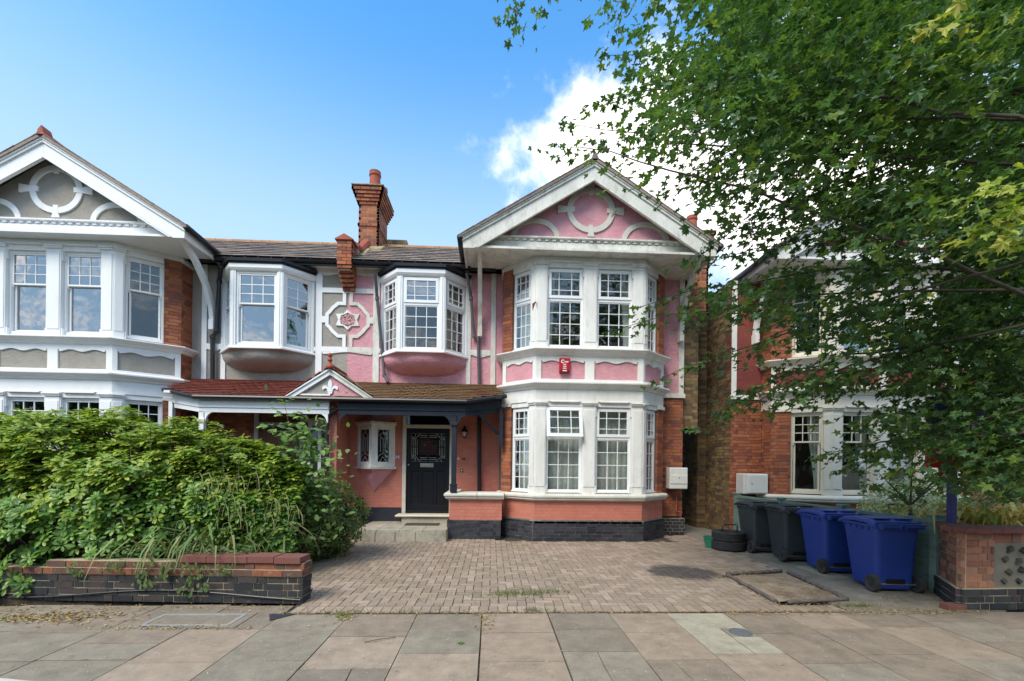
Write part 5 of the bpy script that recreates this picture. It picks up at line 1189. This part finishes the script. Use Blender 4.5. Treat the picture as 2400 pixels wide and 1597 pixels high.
t=thing('basket','black wire handle sticking up from the tyre stack','basket',(4.62,8.5,.3)); m=MB(); m.tube([(4.5,8.5,.3),(4.5,8.48,.46),(4.53,8.48,.48),(4.76,8.48,.48),(4.79,8.48,.46),(4.79,8.5,.3)],.011,6); m.tube([(4.62+.14*math.cos(a),8.5+.14*math.sin(a),.3) for a in np.linspace(0,2*PI,20)],.01,5); m.build('handle',BLACKM,t)
t=thing('plastic_tub','small green plastic tub half hidden behind the tyres','tub',(4.33,8.62,0)); m=MB(); m.lathe((4.36,8.66,0),[(.1,0),(.14,.2),(.15,.2),(.15,.22),(.13,.22),(.1,.02)],16); m.build('tub',mat('green_plastic',[(.03,.2,.12)],.4,.1),t)
t=thing('brick_bat','broken brick lying by the flank wall behind the fence post','brick',(4.9,9.3,0)) ; m=MB(); m.w(4.8,5.0,9.25,9.35,0,.07); m.build('piece',WRED,t)
# estate agent board
t=thing('estate_agent_board','blue and red estate agent board on a blue post half hidden by leaves','sign',(5.78,5.3,0)); BLP=mat('blue_sign_paint',[(.02,.03,.26)],.4,.05); RDP=mat('red_sign_paint',[(.6,.02,.03)],.4,.05)
m=MB(); m.w(5.74,5.81,5.32,5.39,0,2.5); m.build('post',mat('faded_blue_post',[(.06,.06,.2)],.5,.15),t,bevel=.004)
fs=Fr((5.38,5.3,0),(1,0,0),(0,-1,0)); m=MB(); m.box(fs,0,.85,-.02,.01,1.98,2.5); m.build('upper_board',BLP,t); m=MB(); m.box(fs,0,.85,-.02,.011,1.62,1.965); m.build('lower_board',RDP,t)
m=MB(); m.box(fs,.02,.83,.011,.015,2.1,2.16); m.box(fs,.03,.6,.011,.015,1.79,1.82); m.box(fs,.03,.7,.011,.015,1.86,1.875); m.build('print',WPRINT,t)
# neighbour porch post seen under the leaves
m=MB(); m.w(10.15,10.45,9.4,9.7,0,.95); m.w(10.1,10.5,9.35,9.75,.95,1.02); m.w(10.2,10.4,9.45,9.65,1.02,2.6); m.w(9.6,13,9.5,9.7,0,.55); m.build('porch_post',WHITE,HN,bevel=.02)
m=MB(); m.w(10.0,14,9.45,9.75,2.6,3.0); m.w(10.0,14,9.3,10.35,3.0,3.06); m.build('porch_beam',WHITE,HN)
bricks(HN,Fr((10.0,10.5,0),(1,0,0),(0,-1,0)),0,3.6,0,3.0,ORB,ORJ,dep=.1)

A_=gnd(-60,1583); B__=gnd(95,1599); d_=B__-A_; L_=np.linalg.norm(d_); fk=Fr(A_-d_/L_*1.5,d_/L_,np.cross(d_/L_,(0,0,1))); m=MB(); m.box(fk,0,L_+1.6,-.0,.16,-.1,.006); m.build('kerb_stone',mat('pale_granite_kerb',[(.5,.48,.4)],.8,.12,12,.3,80),bpy.data.objects['kerb'],bevel=.01)
# ---------------------------------------------------------------- leaves
def maple(pr):
    tips=[(0,1.0),(62,.92),(128,.62)]; val=[(30,.5),(95,.48),(165,.3)]
    pts=[(0,-.12)]
    seq=[(0,1.0),(12,.66),(20,.72),(31,.46),(48,.66),(60,.93),(76,.6),(92,.44),(112,.55),(128,.62),(150,.34),(176,.14)]
    rgt=[(r*math.sin(R(a)),r*math.cos(R(a))) for a,r in seq]; lft=[(-x,y) for x,y in rgt[:0:-1]]
    ring=rgt+lft; v=[(0,.06,.02)]+[(x*.55,y*.55+.1,.10*abs(x)-.16*y*y-.05*math.sin(6*math.atan2(x,y))) for x,y in ring]
    n=len(ring); f=[(0,1+i,1+(i+1)%n) for i in range(n)]; proto(pr,v,f)
maple('maple_leaf')
def oval(pr,w=.22,curl=.1,fold=.06):
    v=[(0,0,0),(-w*.7,.32,fold),(w*.7,.32,fold),(0,.35,0),(-w,.68,fold*.7-curl*.5),(w,.68,fold*.7-curl*.5),(0,.7,-curl*.5),(-w*.6,.93,-curl),(w*.6,.93,-curl),(0,1.05,-curl*1.4)]
    proto(pr,v,[(0,3,1),(0,2,3),(1,3,6,4),(3,2,5,6),(4,6,9,7),(6,5,8,9)])
oval('oval_leaf'); oval('broad_leaf',.36,.12,.05)
def blade(pr):
    v=[];f=[]
    for i,(y,z,w) in enumerate(((0,0,.02),(.25,.42,.022),(.5,.7,.02),(.78,.78,.015),(1.0,.62,.009),(1.12,.38,.002))): v+=[(-w,y,z),(w,y,z)]
    f=[(2*i,2*i+1,2*i+3,2*i+2) for i in range(5)]; proto(pr,v,f)
blade('grass_blade')
def orient(p,yd,nrm,s,sx=None):
    y=np.array(yd,float); y/=np.linalg.norm(y)+1e-9; n=np.array(nrm,float); n-=y*(n@y); n/=np.linalg.norm(n)+1e-9; x=np.cross(y,n)
    M=np.eye(4); M[:3,0]=x*(sx or s); M[:3,1]=y*s; M[:3,2]=n*s; M[:3,3]=p; return M
def leafmat(n,cols,rough=.45,tr=.3): return mat(n,cols,rough,.12,14,0,island=True,translucent=tr,spec=.4)
MAP=leafmat('maple_green',[(.08,.155,.04),(.105,.19,.045),(.06,.13,.05),(.16,.24,.05),(.09,.17,.065),(.055,.11,.035)],.42,.35)
MAPY=leafmat('maple_yellow_green',[(.34,.38,.05),(.24,.31,.04),(.14,.22,.04),(.42,.42,.08)],.5,.35)
BARK=mat('maple_bark',[(.07,.06,.045),(.1,.085,.065)],.9,.25,12,.8,40)
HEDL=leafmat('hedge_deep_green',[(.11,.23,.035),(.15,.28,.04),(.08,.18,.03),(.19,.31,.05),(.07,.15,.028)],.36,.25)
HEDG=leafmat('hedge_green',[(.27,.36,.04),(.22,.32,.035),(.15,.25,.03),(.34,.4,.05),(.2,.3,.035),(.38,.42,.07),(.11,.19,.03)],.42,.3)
# ---- street maple: trunk off to the right, limbs reaching over the pavement and drive
TR=thing('maple_tree','large maple overhanging the right half of the street with dense dark green leaves','tree',(5.6,2.3,0))
def limb(pts,r0,r1):
    n=len(pts); m=MB(); m.tube(pts,[r0+(r1-r0)*i/(n-1) for i in range(n)],7); return m
def bez(a,b,c,n=10): return [tuple((1-t)**2*np.array(a)+2*t*(1-t)*np.array(b)+t*t*np.array(c)) for t in [i/n for i in range(n+1)]]
m=MB(); m.tube([(5.6,2.3,-.1),(5.58,2.32,.4),(5.55,2.35,2),(5.5,2.4,3.6),(5.4,2.5,5)],[.34,.27,.24,.22,.15],14); m.build('trunk',BARK,TR,smooth=True)
hub=np.array((5.45,2.5,3.9))
leaves=[]
def twig_leaves(p,d,n,spread,size,mt,out,flat=.35):
    d=np.array(d,float); d/=np.linalg.norm(d)
    for _ in range(n):
        o=rs.normal(0,1,3)*spread*np.array((1.15,1.15,flat*.6)); o[2]-=.25*(abs(o[0])+abs(o[1])); yd=d*.6+rs.normal(0,.6,3)*np.array((1,1,.45))+np.array((0,0,-.3)); nn=np.array((0,0,1.))+rs.normal(0,.3,3)+np.array((-.08,-.14,0))
        out.append(('maple_leaf',mt,orient(p+o,yd,nn,size*rs.uniform(.55,1.3))))
# boughs: tip pixel in the photograph and its distance, so that each gets its real place in space
boughs=[ # (tip x,y,depth, thickness of foliage, density)
 (1200,62,5.2),(1440,60,5.0),(1330,290,5.4),(1300,345,5.4),(1420,130,5.2),(1390,240,5.3),(1540,330,5.3),(1610,420,5.4),(1560,450,5.6),(1530,200,4.8),
 (1440,775,6.2),(1500,720,6.1),(1545,890,6.2),(1630,1000,6.3),(1700,960,6.0),(1650,620,5.8),(1700,520,5.6),(1610,610,6.0),
 (1930,1070,5.2),(1990,1100,5.0),(2060,1140,5.2),(2200,1120,5.0),(2330,1120,4.9),(1850,940,5.4),(2120,1160,5.6)]
twm=MB()
for i,(bx,by,bd) in enumerate(boughs):
    tip=at(bx,by,bd); h0=hub+np.array((rs.uniform(-.2,.9),rs.uniform(-.9,1.2),rs.uniform(-1.6,1.3) if by<700 else rs.uniform(-2.2,-.4))); mid=(h0+tip)/2+np.array((rs.normal(0,.3),rs.normal(.2,.4),rs.uniform(.1,.9))); pts=[np.array(q)+rs.normal(0,.018,3)*min(1,qi/4)*(0 if qi==14 else 1) for qi,q in enumerate(bez(h0,mid,tip,14))]; 
    if i<2: h0=at(bx+260,-420,bd); pts=bez(h0,(h0+tip)/2+np.array((0,0,.15)),tip,14)
    limb0=[hub*0+np.array((5.5,2.4,max(1.8,h0[2]-.7))),(np.array((5.5,2.4,h0[2]-.2))+h0)/2,h0]; twm.tube(limb0,[.06,.045,.022],6)
    twm.tube(pts,[.022-.019*k/14 for k in range(15)],5)
    for k in range(8,15):
        p=np.array(pts[k]); d=np.array(pts[k])-np.array(pts[k-1])
        twig_leaves(p,d,26 if k<13 else 13,.17 if k<13 else .085,.115,MAP,leaves,.5)
twm.build('branches',BARK,TR,smooth=True)
# leaf mass: sampled through the crown's volume, thinner towards the left edge
edge=[(0,1420),(60,1500),(120,1430),(200,1400),(300,1490),(350,1560),(420,1620),(500,1640),(560,1700),(600,1720),(640,1640),(680,1560),(730,1560),(790,1680),(850,1760),(900,1760),(950,1800),(990,1830),(1040,2010),(1090,2060),(1130,2130),(1150,2300),(1170,2420)]
def ex(y): return np.interp(y,[a for a,_ in edge],[b for _,b in edge])
cl=0; tries=0
while cl<3500 and tries<120000:
    tries+=1; y=rs.uniform(-110,1150); x=rs.uniform(1380,2500); e=ex(max(y,0)); 
    if x<e: continue
    t=min(1,(x-e)/420); 
    # clumps with gaps between them
    g=noise.noise((x*.0062,y*.010,3.1))+.55*noise.noise((x*.017,y*.026,7.7))
    keep=.12+.88*t
    if 470<y<660 and x<2050: keep*=.45
    if 330<y<420 and 1900<x<2150: keep*=.35
    if y>920 and x<2180: keep*=.3
    if 640<y<940 and x<2100: keep*=.6
    if rs.rand()>keep or g<-.12+ (.16 if t<.5 else (-.02 if y>470 and x<2250 else -.45)): continue
    D=3.0+rs.rand()**.7*3.2 if y<560 else 3.9+rs.rand()*2.3
    p=at(x,y,D)
    if p[2]>9 or p[0]>9: continue
    dr=p-hub; dr[2]*=.4; twig_leaves(p,dr,10,.135,.118 if D>4 else .11,MAP,leaves,.5); cl+=1
for (x,y,D,n) in ((2330,440,2.8,36),(2385,490,2.7,40),(2290,550,2.9,22),(2200,60,3.0,16),(2390,560,2.8,30),(2240,85,3.0,18),(2340,60,3.0,18),(1990,180,4.3,10),(2060,640,3.9,12),(2300,1090,4.8,8),(2250,1085,4.9,8)):
    twig_leaves(at(x,y,D),(-1,0,-.2),n,.12,.12,MAPY if x>2150 else MAP,leaves,.5)
def foliage(parent,items,limit=300,name='leaf',stuff='foliage'):
    loc=np.array(parent['_loc']); c=np.array([M[:3,3] for _,_,M in items]); sz=np.array([np.linalg.norm(M[:3,1]) for _,_,M in items]); x,y,w=proj(c)
    vis=(w>.3)&(x>0)&(x<2400)&(y>0)&(y<1597); sc=np.where(vis,sz/np.maximum(w,.3),0); order=np.argsort(-sc); solo=set(int(i) for i in order[:limit] if sc[i]>0)
    for i in solo:
        k,mt,M=items[i]; o=bpy.data.objects.new(name,pmesh(k,mt)); COL.objects.link(o); o.parent=parent; M=M.copy(); M[:3,3]-=loc; o.matrix_basis=Matrix(M.tolist())
    rest=[it for i,it in enumerate(items) if i not in solo]
    if rest: joined(stuff,rest,parent,'stuff',loc)
foliage(TR,leaves)
# ---- hedge of glossy whorled leaves behind the left wall
HE=thing('hedge','big bright green shrub hedge filling the left front garden above the low wall','hedge',(-5,6.3,0))
hx=[-9,-7.6,-6.8,-6.2,-5.36,-4.9,-4.32,-3.7,-3.2,-2.9]; hz=[2.15,2.1,2.12,2.02,2.2,2.0,2.12,1.88,1.72,1.45]
def whorl(p,n,size,mt,out,k=8,pr='oval_leaf'):
    n=np.array(n,float); n/=np.linalg.norm(n); a=np.cross(n,(.3,.1,1)); a/=np.linalg.norm(a); b=np.cross(n,a); t0=rs.rand()*6.28
    for j in range(k):
        t=t0+2*PI*j/k+rs.normal(0,.12); el=rs.uniform(.0,.5) ; r=a*math.cos(t)+b*math.sin(t); yd=r*math.cos(el)+n*math.sin(el)
        out.append((pr,mt,orient(p+yd*.01,yd,n*math.cos(el)-r*math.sin(el),size*rs.uniform(.75,1.15))))
lv=[]; wc=0
stems=MB()
while wc<6000:
    X=rs.uniform(-8.6,-2.75); th=rs.uniform(-.28,1.9); hh=np.interp(X,hx,hz); front=(5.0+ (X+6.4)*.35 if X<-5.2 else 5.42) if X<-4.6 else 5.42+ (X+4.6)*.5
    cy=6.75; dep=cy-front+.0; lump=.26*noise.noise((X*1.9,th*2.3,.3))+.14*noise.noise((X*5,th*5,2))
    zb=.3; s=math.sin(max(th,-.2)); c=math.cos(th)
    y=cy-dep*(abs(c)**.75)*(1 if c>0 else -1)*(1+lump); z=zb+(hh-zb)*(abs(s)**.8*(1 if s>0 else -.8))*(1+lump*.55)
    if z<.1 or (z<.42 and y<5.5 and X>-5.2): continue
    if X>-3.7 and y<5.9 and z<.85 : continue
    inn=rs.rand()**2*.28; nr=np.array((rs.normal(0,.35),-c-.1,s*1.0+.35))+rs.normal(0,.3,3); p=np.array((X,y,z))-np.array((0,-c,s))*inn
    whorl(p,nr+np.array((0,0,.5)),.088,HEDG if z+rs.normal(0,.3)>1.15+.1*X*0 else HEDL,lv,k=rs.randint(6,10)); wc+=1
    if wc%5==0: stems.tube([p,p+np.array((rs.normal(0,.1),.35,-.35))],.006,3)
for _ in range(90):
    X=rs.uniform(-7.6,-3.0); hh=np.interp(X,hx,hz); y=rs.uniform(5.9,7.0); h0=hh*(1-.12*abs(y-6.7)); p=np.array((X,y,h0+rs.uniform(.0,.16)))
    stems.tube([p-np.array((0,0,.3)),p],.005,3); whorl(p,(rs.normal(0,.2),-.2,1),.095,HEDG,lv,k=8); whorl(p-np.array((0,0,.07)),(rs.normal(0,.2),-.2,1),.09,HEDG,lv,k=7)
stems.build('stems',BARK,HE)
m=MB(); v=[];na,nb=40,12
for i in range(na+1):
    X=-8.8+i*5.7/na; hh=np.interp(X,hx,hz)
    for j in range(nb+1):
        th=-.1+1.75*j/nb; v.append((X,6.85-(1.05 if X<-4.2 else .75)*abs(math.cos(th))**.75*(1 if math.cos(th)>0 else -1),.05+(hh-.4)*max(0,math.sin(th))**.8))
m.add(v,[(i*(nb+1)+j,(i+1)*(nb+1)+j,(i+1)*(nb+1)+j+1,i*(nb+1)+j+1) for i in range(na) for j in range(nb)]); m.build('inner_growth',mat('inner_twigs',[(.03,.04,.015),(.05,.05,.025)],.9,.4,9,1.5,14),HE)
foliage(HE,lv)
# ---- glossy round shrub at the drive's left edge
SH=thing('shrub','rounded glossy small-leaved shrub leaning over the driveway beside the porch step','shrub',(-2.9,7.7,0)); lv=[]
SHM=leafmat('shrub_green',[(.12,.19,.035),(.08,.15,.03),(.18,.25,.06),(.24,.3,.1),(.06,.11,.025)],.3,.2)
for _ in range(2100):
    d=rs.normal(0,1,3); d/=np.linalg.norm(d); 
    if d[1]>.6: continue
    r=1-rs.rand()**2*.25; k=1+.18*noise.noise(tuple(d*2.3)); p=np.array((-3.0,7.7,.62))+d*np.array((.83,.8,.78))*r*k
    if p[2]<.02: continue
    whorl(p,d+rs.normal(0,.4,3),.062,SHM,lv,k=4)
foliage(SH,lv)
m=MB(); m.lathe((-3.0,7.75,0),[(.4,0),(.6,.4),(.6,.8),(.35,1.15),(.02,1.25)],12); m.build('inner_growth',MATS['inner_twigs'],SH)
# ---- tall leafy sapling in front of the porch
SA=thing('sapling','tall thin sapling with broad pale leaves in front of the party-wall pier','sapling',(-2.85,6.9,0)); lv=[]; SAM=leafmat('sapling_green',[(.17,.28,.07),(.13,.24,.055),(.1,.18,.06),(.22,.32,.09)],.5,.3)
m=MB()
for (tp,sz) in (((-3.15,6.95,2.5),1),((-2.95,6.9,2.05),.8),((-2.62,6.95,1.75),.8),((-2.55,6.85,1.4),.8),((-3.1,6.8,1.75),.8),((-3.3,6.9,2.15),.8)):
    pts=bez((-2.8,6.95,.3),(-2.9,6.95,tp[2]*.6),tp,12); m.tube(pts,[.016-.013*k/12 for k in range(13)],5)
    for k in range(3,13):
        for q in range(7):
            t=rs.rand()*6.28; d=np.array((math.cos(t),math.sin(t),rs.uniform(-.25,.35))); p=np.array(pts[k])+d*rs.uniform(.03,.14); lv.append(('broad_leaf',SAM,orient(p,d,(0,-.3,1)+rs.normal(0,.3,3),rs.uniform(.08,.15))))
for _ in range(620):
    p=np.array((-2.78,6.9,1.3))+rs.normal(0,1,3)*np.array((.26,.18,.5)); d=rs.normal(0,1,3); lv.append(('broad_leaf',SAM,orient(p,d,(0,-.5,1),rs.uniform(.07,.115))))
m.build('stem',mat('sapling_bark',[(.16,.11,.06)],.8,.2,20),SA); foliage(SA,lv)
# ---- pendulous sedge
SG=thing('sedge_clump','arching grassy sedge clump with drooping seed heads in the left garden','grass clump',(-3.6,6.2,0)); lv=[]; GRM=leafmat('sedge_green',[(.1,.17,.03),(.16,.22,.06),(.07,.13,.03),(.24,.24,.1)],.5,.2)
for _ in range(150):
    t=rs.rand()*6.28; p=np.array((-3.55+rs.normal(0,.3),6.0+rs.normal(0,.22),.12)); d=np.array((math.cos(t),math.sin(t)-.35,0)); L=rs.uniform(.35,.95)
    lv.append(('grass_blade',GRM,orient(p,d,(0,0,1),L)))
m=MB()
for _ in range(46):
    x,y,z=-3.4+rs.normal(0,.5),5.95+rs.normal(0,.25),rs.uniform(.75,1.45); m.tube([(x-.1,y,z-.25),(x-.04,y,z),(x+.02,y,z+.02),(x+.05,y,z-.05),(x+.06,y,z-.17)],[.003,.003,.004,.007,.004],4)
m.build('seed_heads',mat('dry_seed_head',[(.3,.3,.12)],.8,.2),SG,kind='stuff'); foliage(SG,lv)
# ---- ivy on the wall, weeds, ground cover
IV=thing('ivy','trailing ivy hanging over the middle of the left garden wall','ivy',(-3.4,5.2,.5)); lv=[]; IVM=leafmat('ivy_green',[(.06,.12,.03),(.1,.17,.05),(.16,.2,.07)],.5,.25)
for (x,n,dn) in ((-3.85,34,.3),(-3.35,40,.36),(-3.2,26,.3),(-2.95,16,.12),(-4.6,20,.15),(-3.6,34,.2),(-4.2,20,.12)):
    for _ in range(n): lv.append(('broad_leaf',IVM,orient((x+rs.normal(0,.05),5.17-(x+3.4)*.05-rs.rand()*.03,.47-rs.rand()*dn),(rs.normal(0,.5),-.2,-1),(0,-1,.3)+rs.normal(0,.3,3),rs.uniform(.035,.06))))
for _ in range(420): lv.append(('broad_leaf',IVM,orient((rs.uniform(-4.4,-2.8),5.28+rs.rand()*.4,.5+rs.rand()*.09-(.12 if 0 else 0)),rs.normal(0,1,3)*np.array((1,1,.3)),(0,-.2,1)+rs.normal(0,.3,3),rs.uniform(.035,.06))))
foliage(IV,lv,160)
lv=[]
for _ in range(700): lv.append(('broad_leaf',IVM,orient((rs.uniform(-3.3,-2.75),rs.uniform(5.7,7.1),.05+rs.rand()*.2),rs.normal(0,1,3)*np.array((1,1,.3)),(0,-.2,1)+rs.normal(0,.3,3),rs.uniform(.04,.08))))
o=joined('ground_cover',lv,None,'stuff'); tag(o,'low leafy ground cover between the sedge and the edging board','ground cover')
FB=thing('flower_bed_bricks','short row of red bricks half buried in the left garden','brick edging',(-3.05,6.5,0))
bricks(FB,segf(-3.45,6.35,-2.95,6.75)[0],0,.64,.2,.42,WRED,LIMEJ,dep=.1,jit=.004)
# right-hand front garden
VS=thing('variegated_shrub','pale variegated cream and green shrub under the neighbour bay window','shrub',(7.4,7.6,0)); lv=[]; VM=leafmat('variegated_leaf',[(.66,.64,.4),(.45,.5,.22),(.2,.3,.08),(.6,.6,.32)],.5,.2)
for _ in range(1000):
    d=rs.normal(0,1,3); d/=np.linalg.norm(d); p=np.array((7.5,7.6,.75))+d*np.array((.95,.6,.68))*(1-rs.rand()**2*.3); 
    if p[2]>.1: whorl(p,d,.075,VM,lv,k=4)
foliage(VS,lv,200)
OG=thing('ornamental_grass','clump of orange and gold strap-leaved grass behind the right wall','grass clump',(7.1,5.8,0)); lv=[]; OM=leafmat('golden_grass',[(.5,.3,.07),(.58,.42,.12),(.3,.32,.08),(.62,.52,.2)],.5,.25)
for _ in range(260): t=rs.rand()*6.28; lv.append(('grass_blade',OM,orient((6.9+rs.normal(0,.3),5.85+rs.normal(0,.15),.55),(math.cos(t),math.sin(t)*.6,0),(0,0,1),rs.uniform(.35,.75),rs.uniform(.8,1.3))))
foliage(OG,lv,100)
GS=thing('shrub','mixed green shrub at the right edge behind the golden grass','shrub',(8.4,6.6,0)); lv=[]
for _ in range(900):
    d=rs.normal(0,1,3); d/=np.linalg.norm(d); p=np.array((8.6,6.9,.6))+d*np.array((1.2,.6,.72))*(1-rs.rand()**2*.3)
    if p[2]>.1: whorl(p,d,.08,SHM,lv,k=4)
foliage(GS,lv,150)
ST=thing('young_tree','slender forked young tree rising behind the blue bins','tree',(7.32,7.0,0)); m=MB()
c0=at(2135,1250,7.0); c1=at(2133,1185,7.0)
m.tube([(c0[0],7.0,0),tuple(c0),tuple(c1)],[.035,.032,.03],7)
for (x,y) in ((2215,1120),(2080,1150),(2060,1110),(2240,1080),(2140,1060)): m.tube(bez(c1,(c1+at(x,y,6.9))/2+np.array((0,0,.02)),at(x,y,6.9),6),[.018-.0022*k for k in range(7)],5)
m.build('trunk',BARK,ST); lv=[]
for (x,y) in ((2215,1110),(2080,1140),(2060,1100),(2240,1070),(2140,1050),(2180,1080),(2030,1130)):
    twig_leaves(at(x,y,6.8),(0,0,1),13,.14,.1,MAP,lv)
foliage(ST,lv,120)
# ---- litter, weeds and fallen leaves
LIT=mat('dry_leaf_litter',[(.35,.24,.09),(.24,.14,.06),(.42,.33,.16),(.18,.1,.05),(.3,.26,.1)],.8,.2,20,0,island=True)
lv=[]
def lit(n,fx,fy,s0=.012,s1=.035,z=.006):
    for _ in range(n):
        x,y=fx(),fy(); t=rs.rand()*6.28; lv.append(('oval_leaf',LIT,orient((x,y,z+rs.rand()*.008),(math.cos(t),math.sin(t),.05),(rs.normal(0,.25),rs.normal(0,.25),1),rs.uniform(s0,s1))))
U=rs.uniform; Nn=rs.normal
lit(700,lambda:U(-2.3,2.6),lambda:4.83+Nn(0,.025)); lit(900,lambda:U(2.6,5.6),lambda:4.8+Nn(0,.05)); lit(700,lambda:-4.45+Nn(0,.38),lambda:4.72+Nn(0,.09),.02,.05)
lit(500,lambda:U(-6.5,-2.2),lambda:5.0+Nn(0,.06)); lit(300,lambda:U(3.5,4.4),lambda:U(5.2,6.5)); lit(240,lambda:3.38+Nn(0,.05),lambda:U(5.1,6.6)); lit(200,lambda:U(3.3,4.5),lambda:5.06+Nn(0,.04))
lit(260,lambda:-2.78+Nn(0,.06),lambda:U(6.5,9.2)); lit(220,lambda:U(-.5,3.8),lambda:9.2+Nn(0,.05)); lit(200,lambda:U(4.8,5.6),lambda:5.3+Nn(0,.12)); lit(260,lambda:-3.0+Nn(0,.5),lambda:4.42+Nn(0,.03))
lit(330,lambda:U(-4.5,6),lambda:U(3.1,4.8),.006,.016); lit(260,lambda:U(-2,4.3),lambda:U(5,9),.006,.016); lit(130,lambda:-.06+Nn(0,.06),lambda:U(4.3,4.82))
lit(120,lambda:-1.5+Nn(0,.05),lambda:4.7+Nn(0,.07)); lit(500,lambda:U(3.5,4.35),lambda:U(5.2,6.5),.01,.03,.03)
PET=mat('pale_petals',[(.6,.57,.42),(.5,.45,.3),(.66,.64,.52)],.8,.1,20,0,island=True); n0=len(lv)
lit(900,lambda:U(-5,6),lambda:U(3.1,4.82),.006,.014,.003); lit(300,lambda:U(-2,4.3),lambda:U(5,9),.006,.014)
lv=lv[:n0]+[(k,PET,M) for k,_,M in lv[n0:]]
o=joined('leaf_litter',lv,None,'stuff'); tag(o,'dry leaves and bits scattered along the edges of pavement and driveway','leaf litter')
lv=[]; WD=leafmat('weed_green',[(.12,.17,.03),(.17,.2,.05),(.08,.13,.02)],.6,.2)
for (cx_,cy_,sx_,sy_,n) in ((.42,5.52,.22,.07,300),(.2,5.45,.2,.05,90),(.8,5.6,.15,.05,70),(.5,4.88,.15,.015,60),(-1.5,4.72,.06,.06,70),(-1.2,4.86,.5,.015,60),(4.3,5.0,.12,.03,80),(-.9,5.5,.6,.3,60)):
    for _ in range(n): t=rs.rand()*6.28; lv.append(('grass_blade',WD,orient((cx_+Nn(0,sx_),cy_+Nn(0,sy_),0),(math.cos(t),math.sin(t),0),(0,0,1),rs.uniform(.02,.055),.12)))
o=joined('weeds',lv,None,'stuff'); tag(o,'grassy weeds growing in the joints of the driveway blocks','weeds')
m=MB(); v,f=PROTO['maple_leaf']; M=orient((-.26,3.98,.012),(.4,.9,.02),(0,.1,1),.09); m.add([(M@np.array((*q,1)))[:3] for q in v],f); tag(m.build('fallen_leaf',MAPY,None),'single fresh yellow-green maple leaf lying on the grey paving slab','leaf')
m=MB(); m.tube([(-1.1,4.02,.01),(-1.0,4.07,.014),(-.85,4.13,.01)],.004,4); tag(m.build('twig',BARK,None),'short dry twig lying on the paving slabs left of the fresh leaf','twig')
# street on the far side, seen only in the window glass
FAR=mat('far_foliage',[(.04,.09,.02),(.06,.12,.03)],.8,.3,2,0)
proto('clump',[(-.5,0,-.3),(.2,-.4,.3),(.5,.2,-.2),(-.1,.5,.35),(0,0,-.5)],[(0,1,3),(1,2,3),(0,2,1),(2,4,3),(0,4,2),(0,3,4)])
for i,(x,y,h,r) in enumerate(((-9,-11,8,3),(-2,-12,5,2),(3.5,-11,8.5,3.2),(10,-12,7.5,3),(17,-11,8,3),(24,-12,7,3.4),(31,-11,8,3.4),(-17,-12,7,3.2),(-25,-11,8,3.4),(-33,-12,7,3.4))):
    t=thing('tree','street tree number' if 0 else ['broad','small round','tall','bushy','spreading','dense right-hand','farthest right','dense left-hand','tall left-hand','farthest left'][i]+' tree across the road, reflected in the windows','tree',(x,y,0),'trees across the road')
    m=MB(); m.tube([(x,y,0),(x,y,h*.6)],[.2,.12],8); m.build('trunk',BARK,t); lv=[]
    for _ in range(700):
        d=rs.normal(0,1,3); d/=np.linalg.norm(d); p=np.array((x,y,h*.62))+d*np.array((r,r,h*.38))*rs.rand()**.4; M=np.eye(4); q=rs.normal(0,1,(3,3)); M[:3,:3]=q/np.linalg.norm(q,axis=0)*rs.uniform(.4,.9); M[:3,3]=p; lv.append(('clump',FAR,M))
    joined('crown',lv,t,None,(x,y,0))
for i,x in enumerate((-14,-5,4,13)):
    t=thing('house',['cream','brown brick','white','red brick'][i]+' gabled house across the road, reflected in the windows','house',(x,-18,0),'houses across the road')
    m=MB(); m.w(x-3.8,x+3.8,-22,-18,0,5.6); m.build('wall',[CREAMP,ORB,WHITE,SALMON][i],t); m=MB(); m.prism(Fr((x,-18,0),(1,0,0),(0,1,0)),[(-4.2,5.6),(4.2,5.6),(0,8.4)],-4.5,.4); m.build('roof',SLATE,t)
    for a in (-2,2):
        for z in (1,3.6): m=MB(); m.w(x+a-.8,x+a+.8,-18,-17.96,z,z+1.4); m.build('window',GLASSD,t)
flush()
for o in bpy.data.objects:
    if '_loc' in o: del o['_loc']
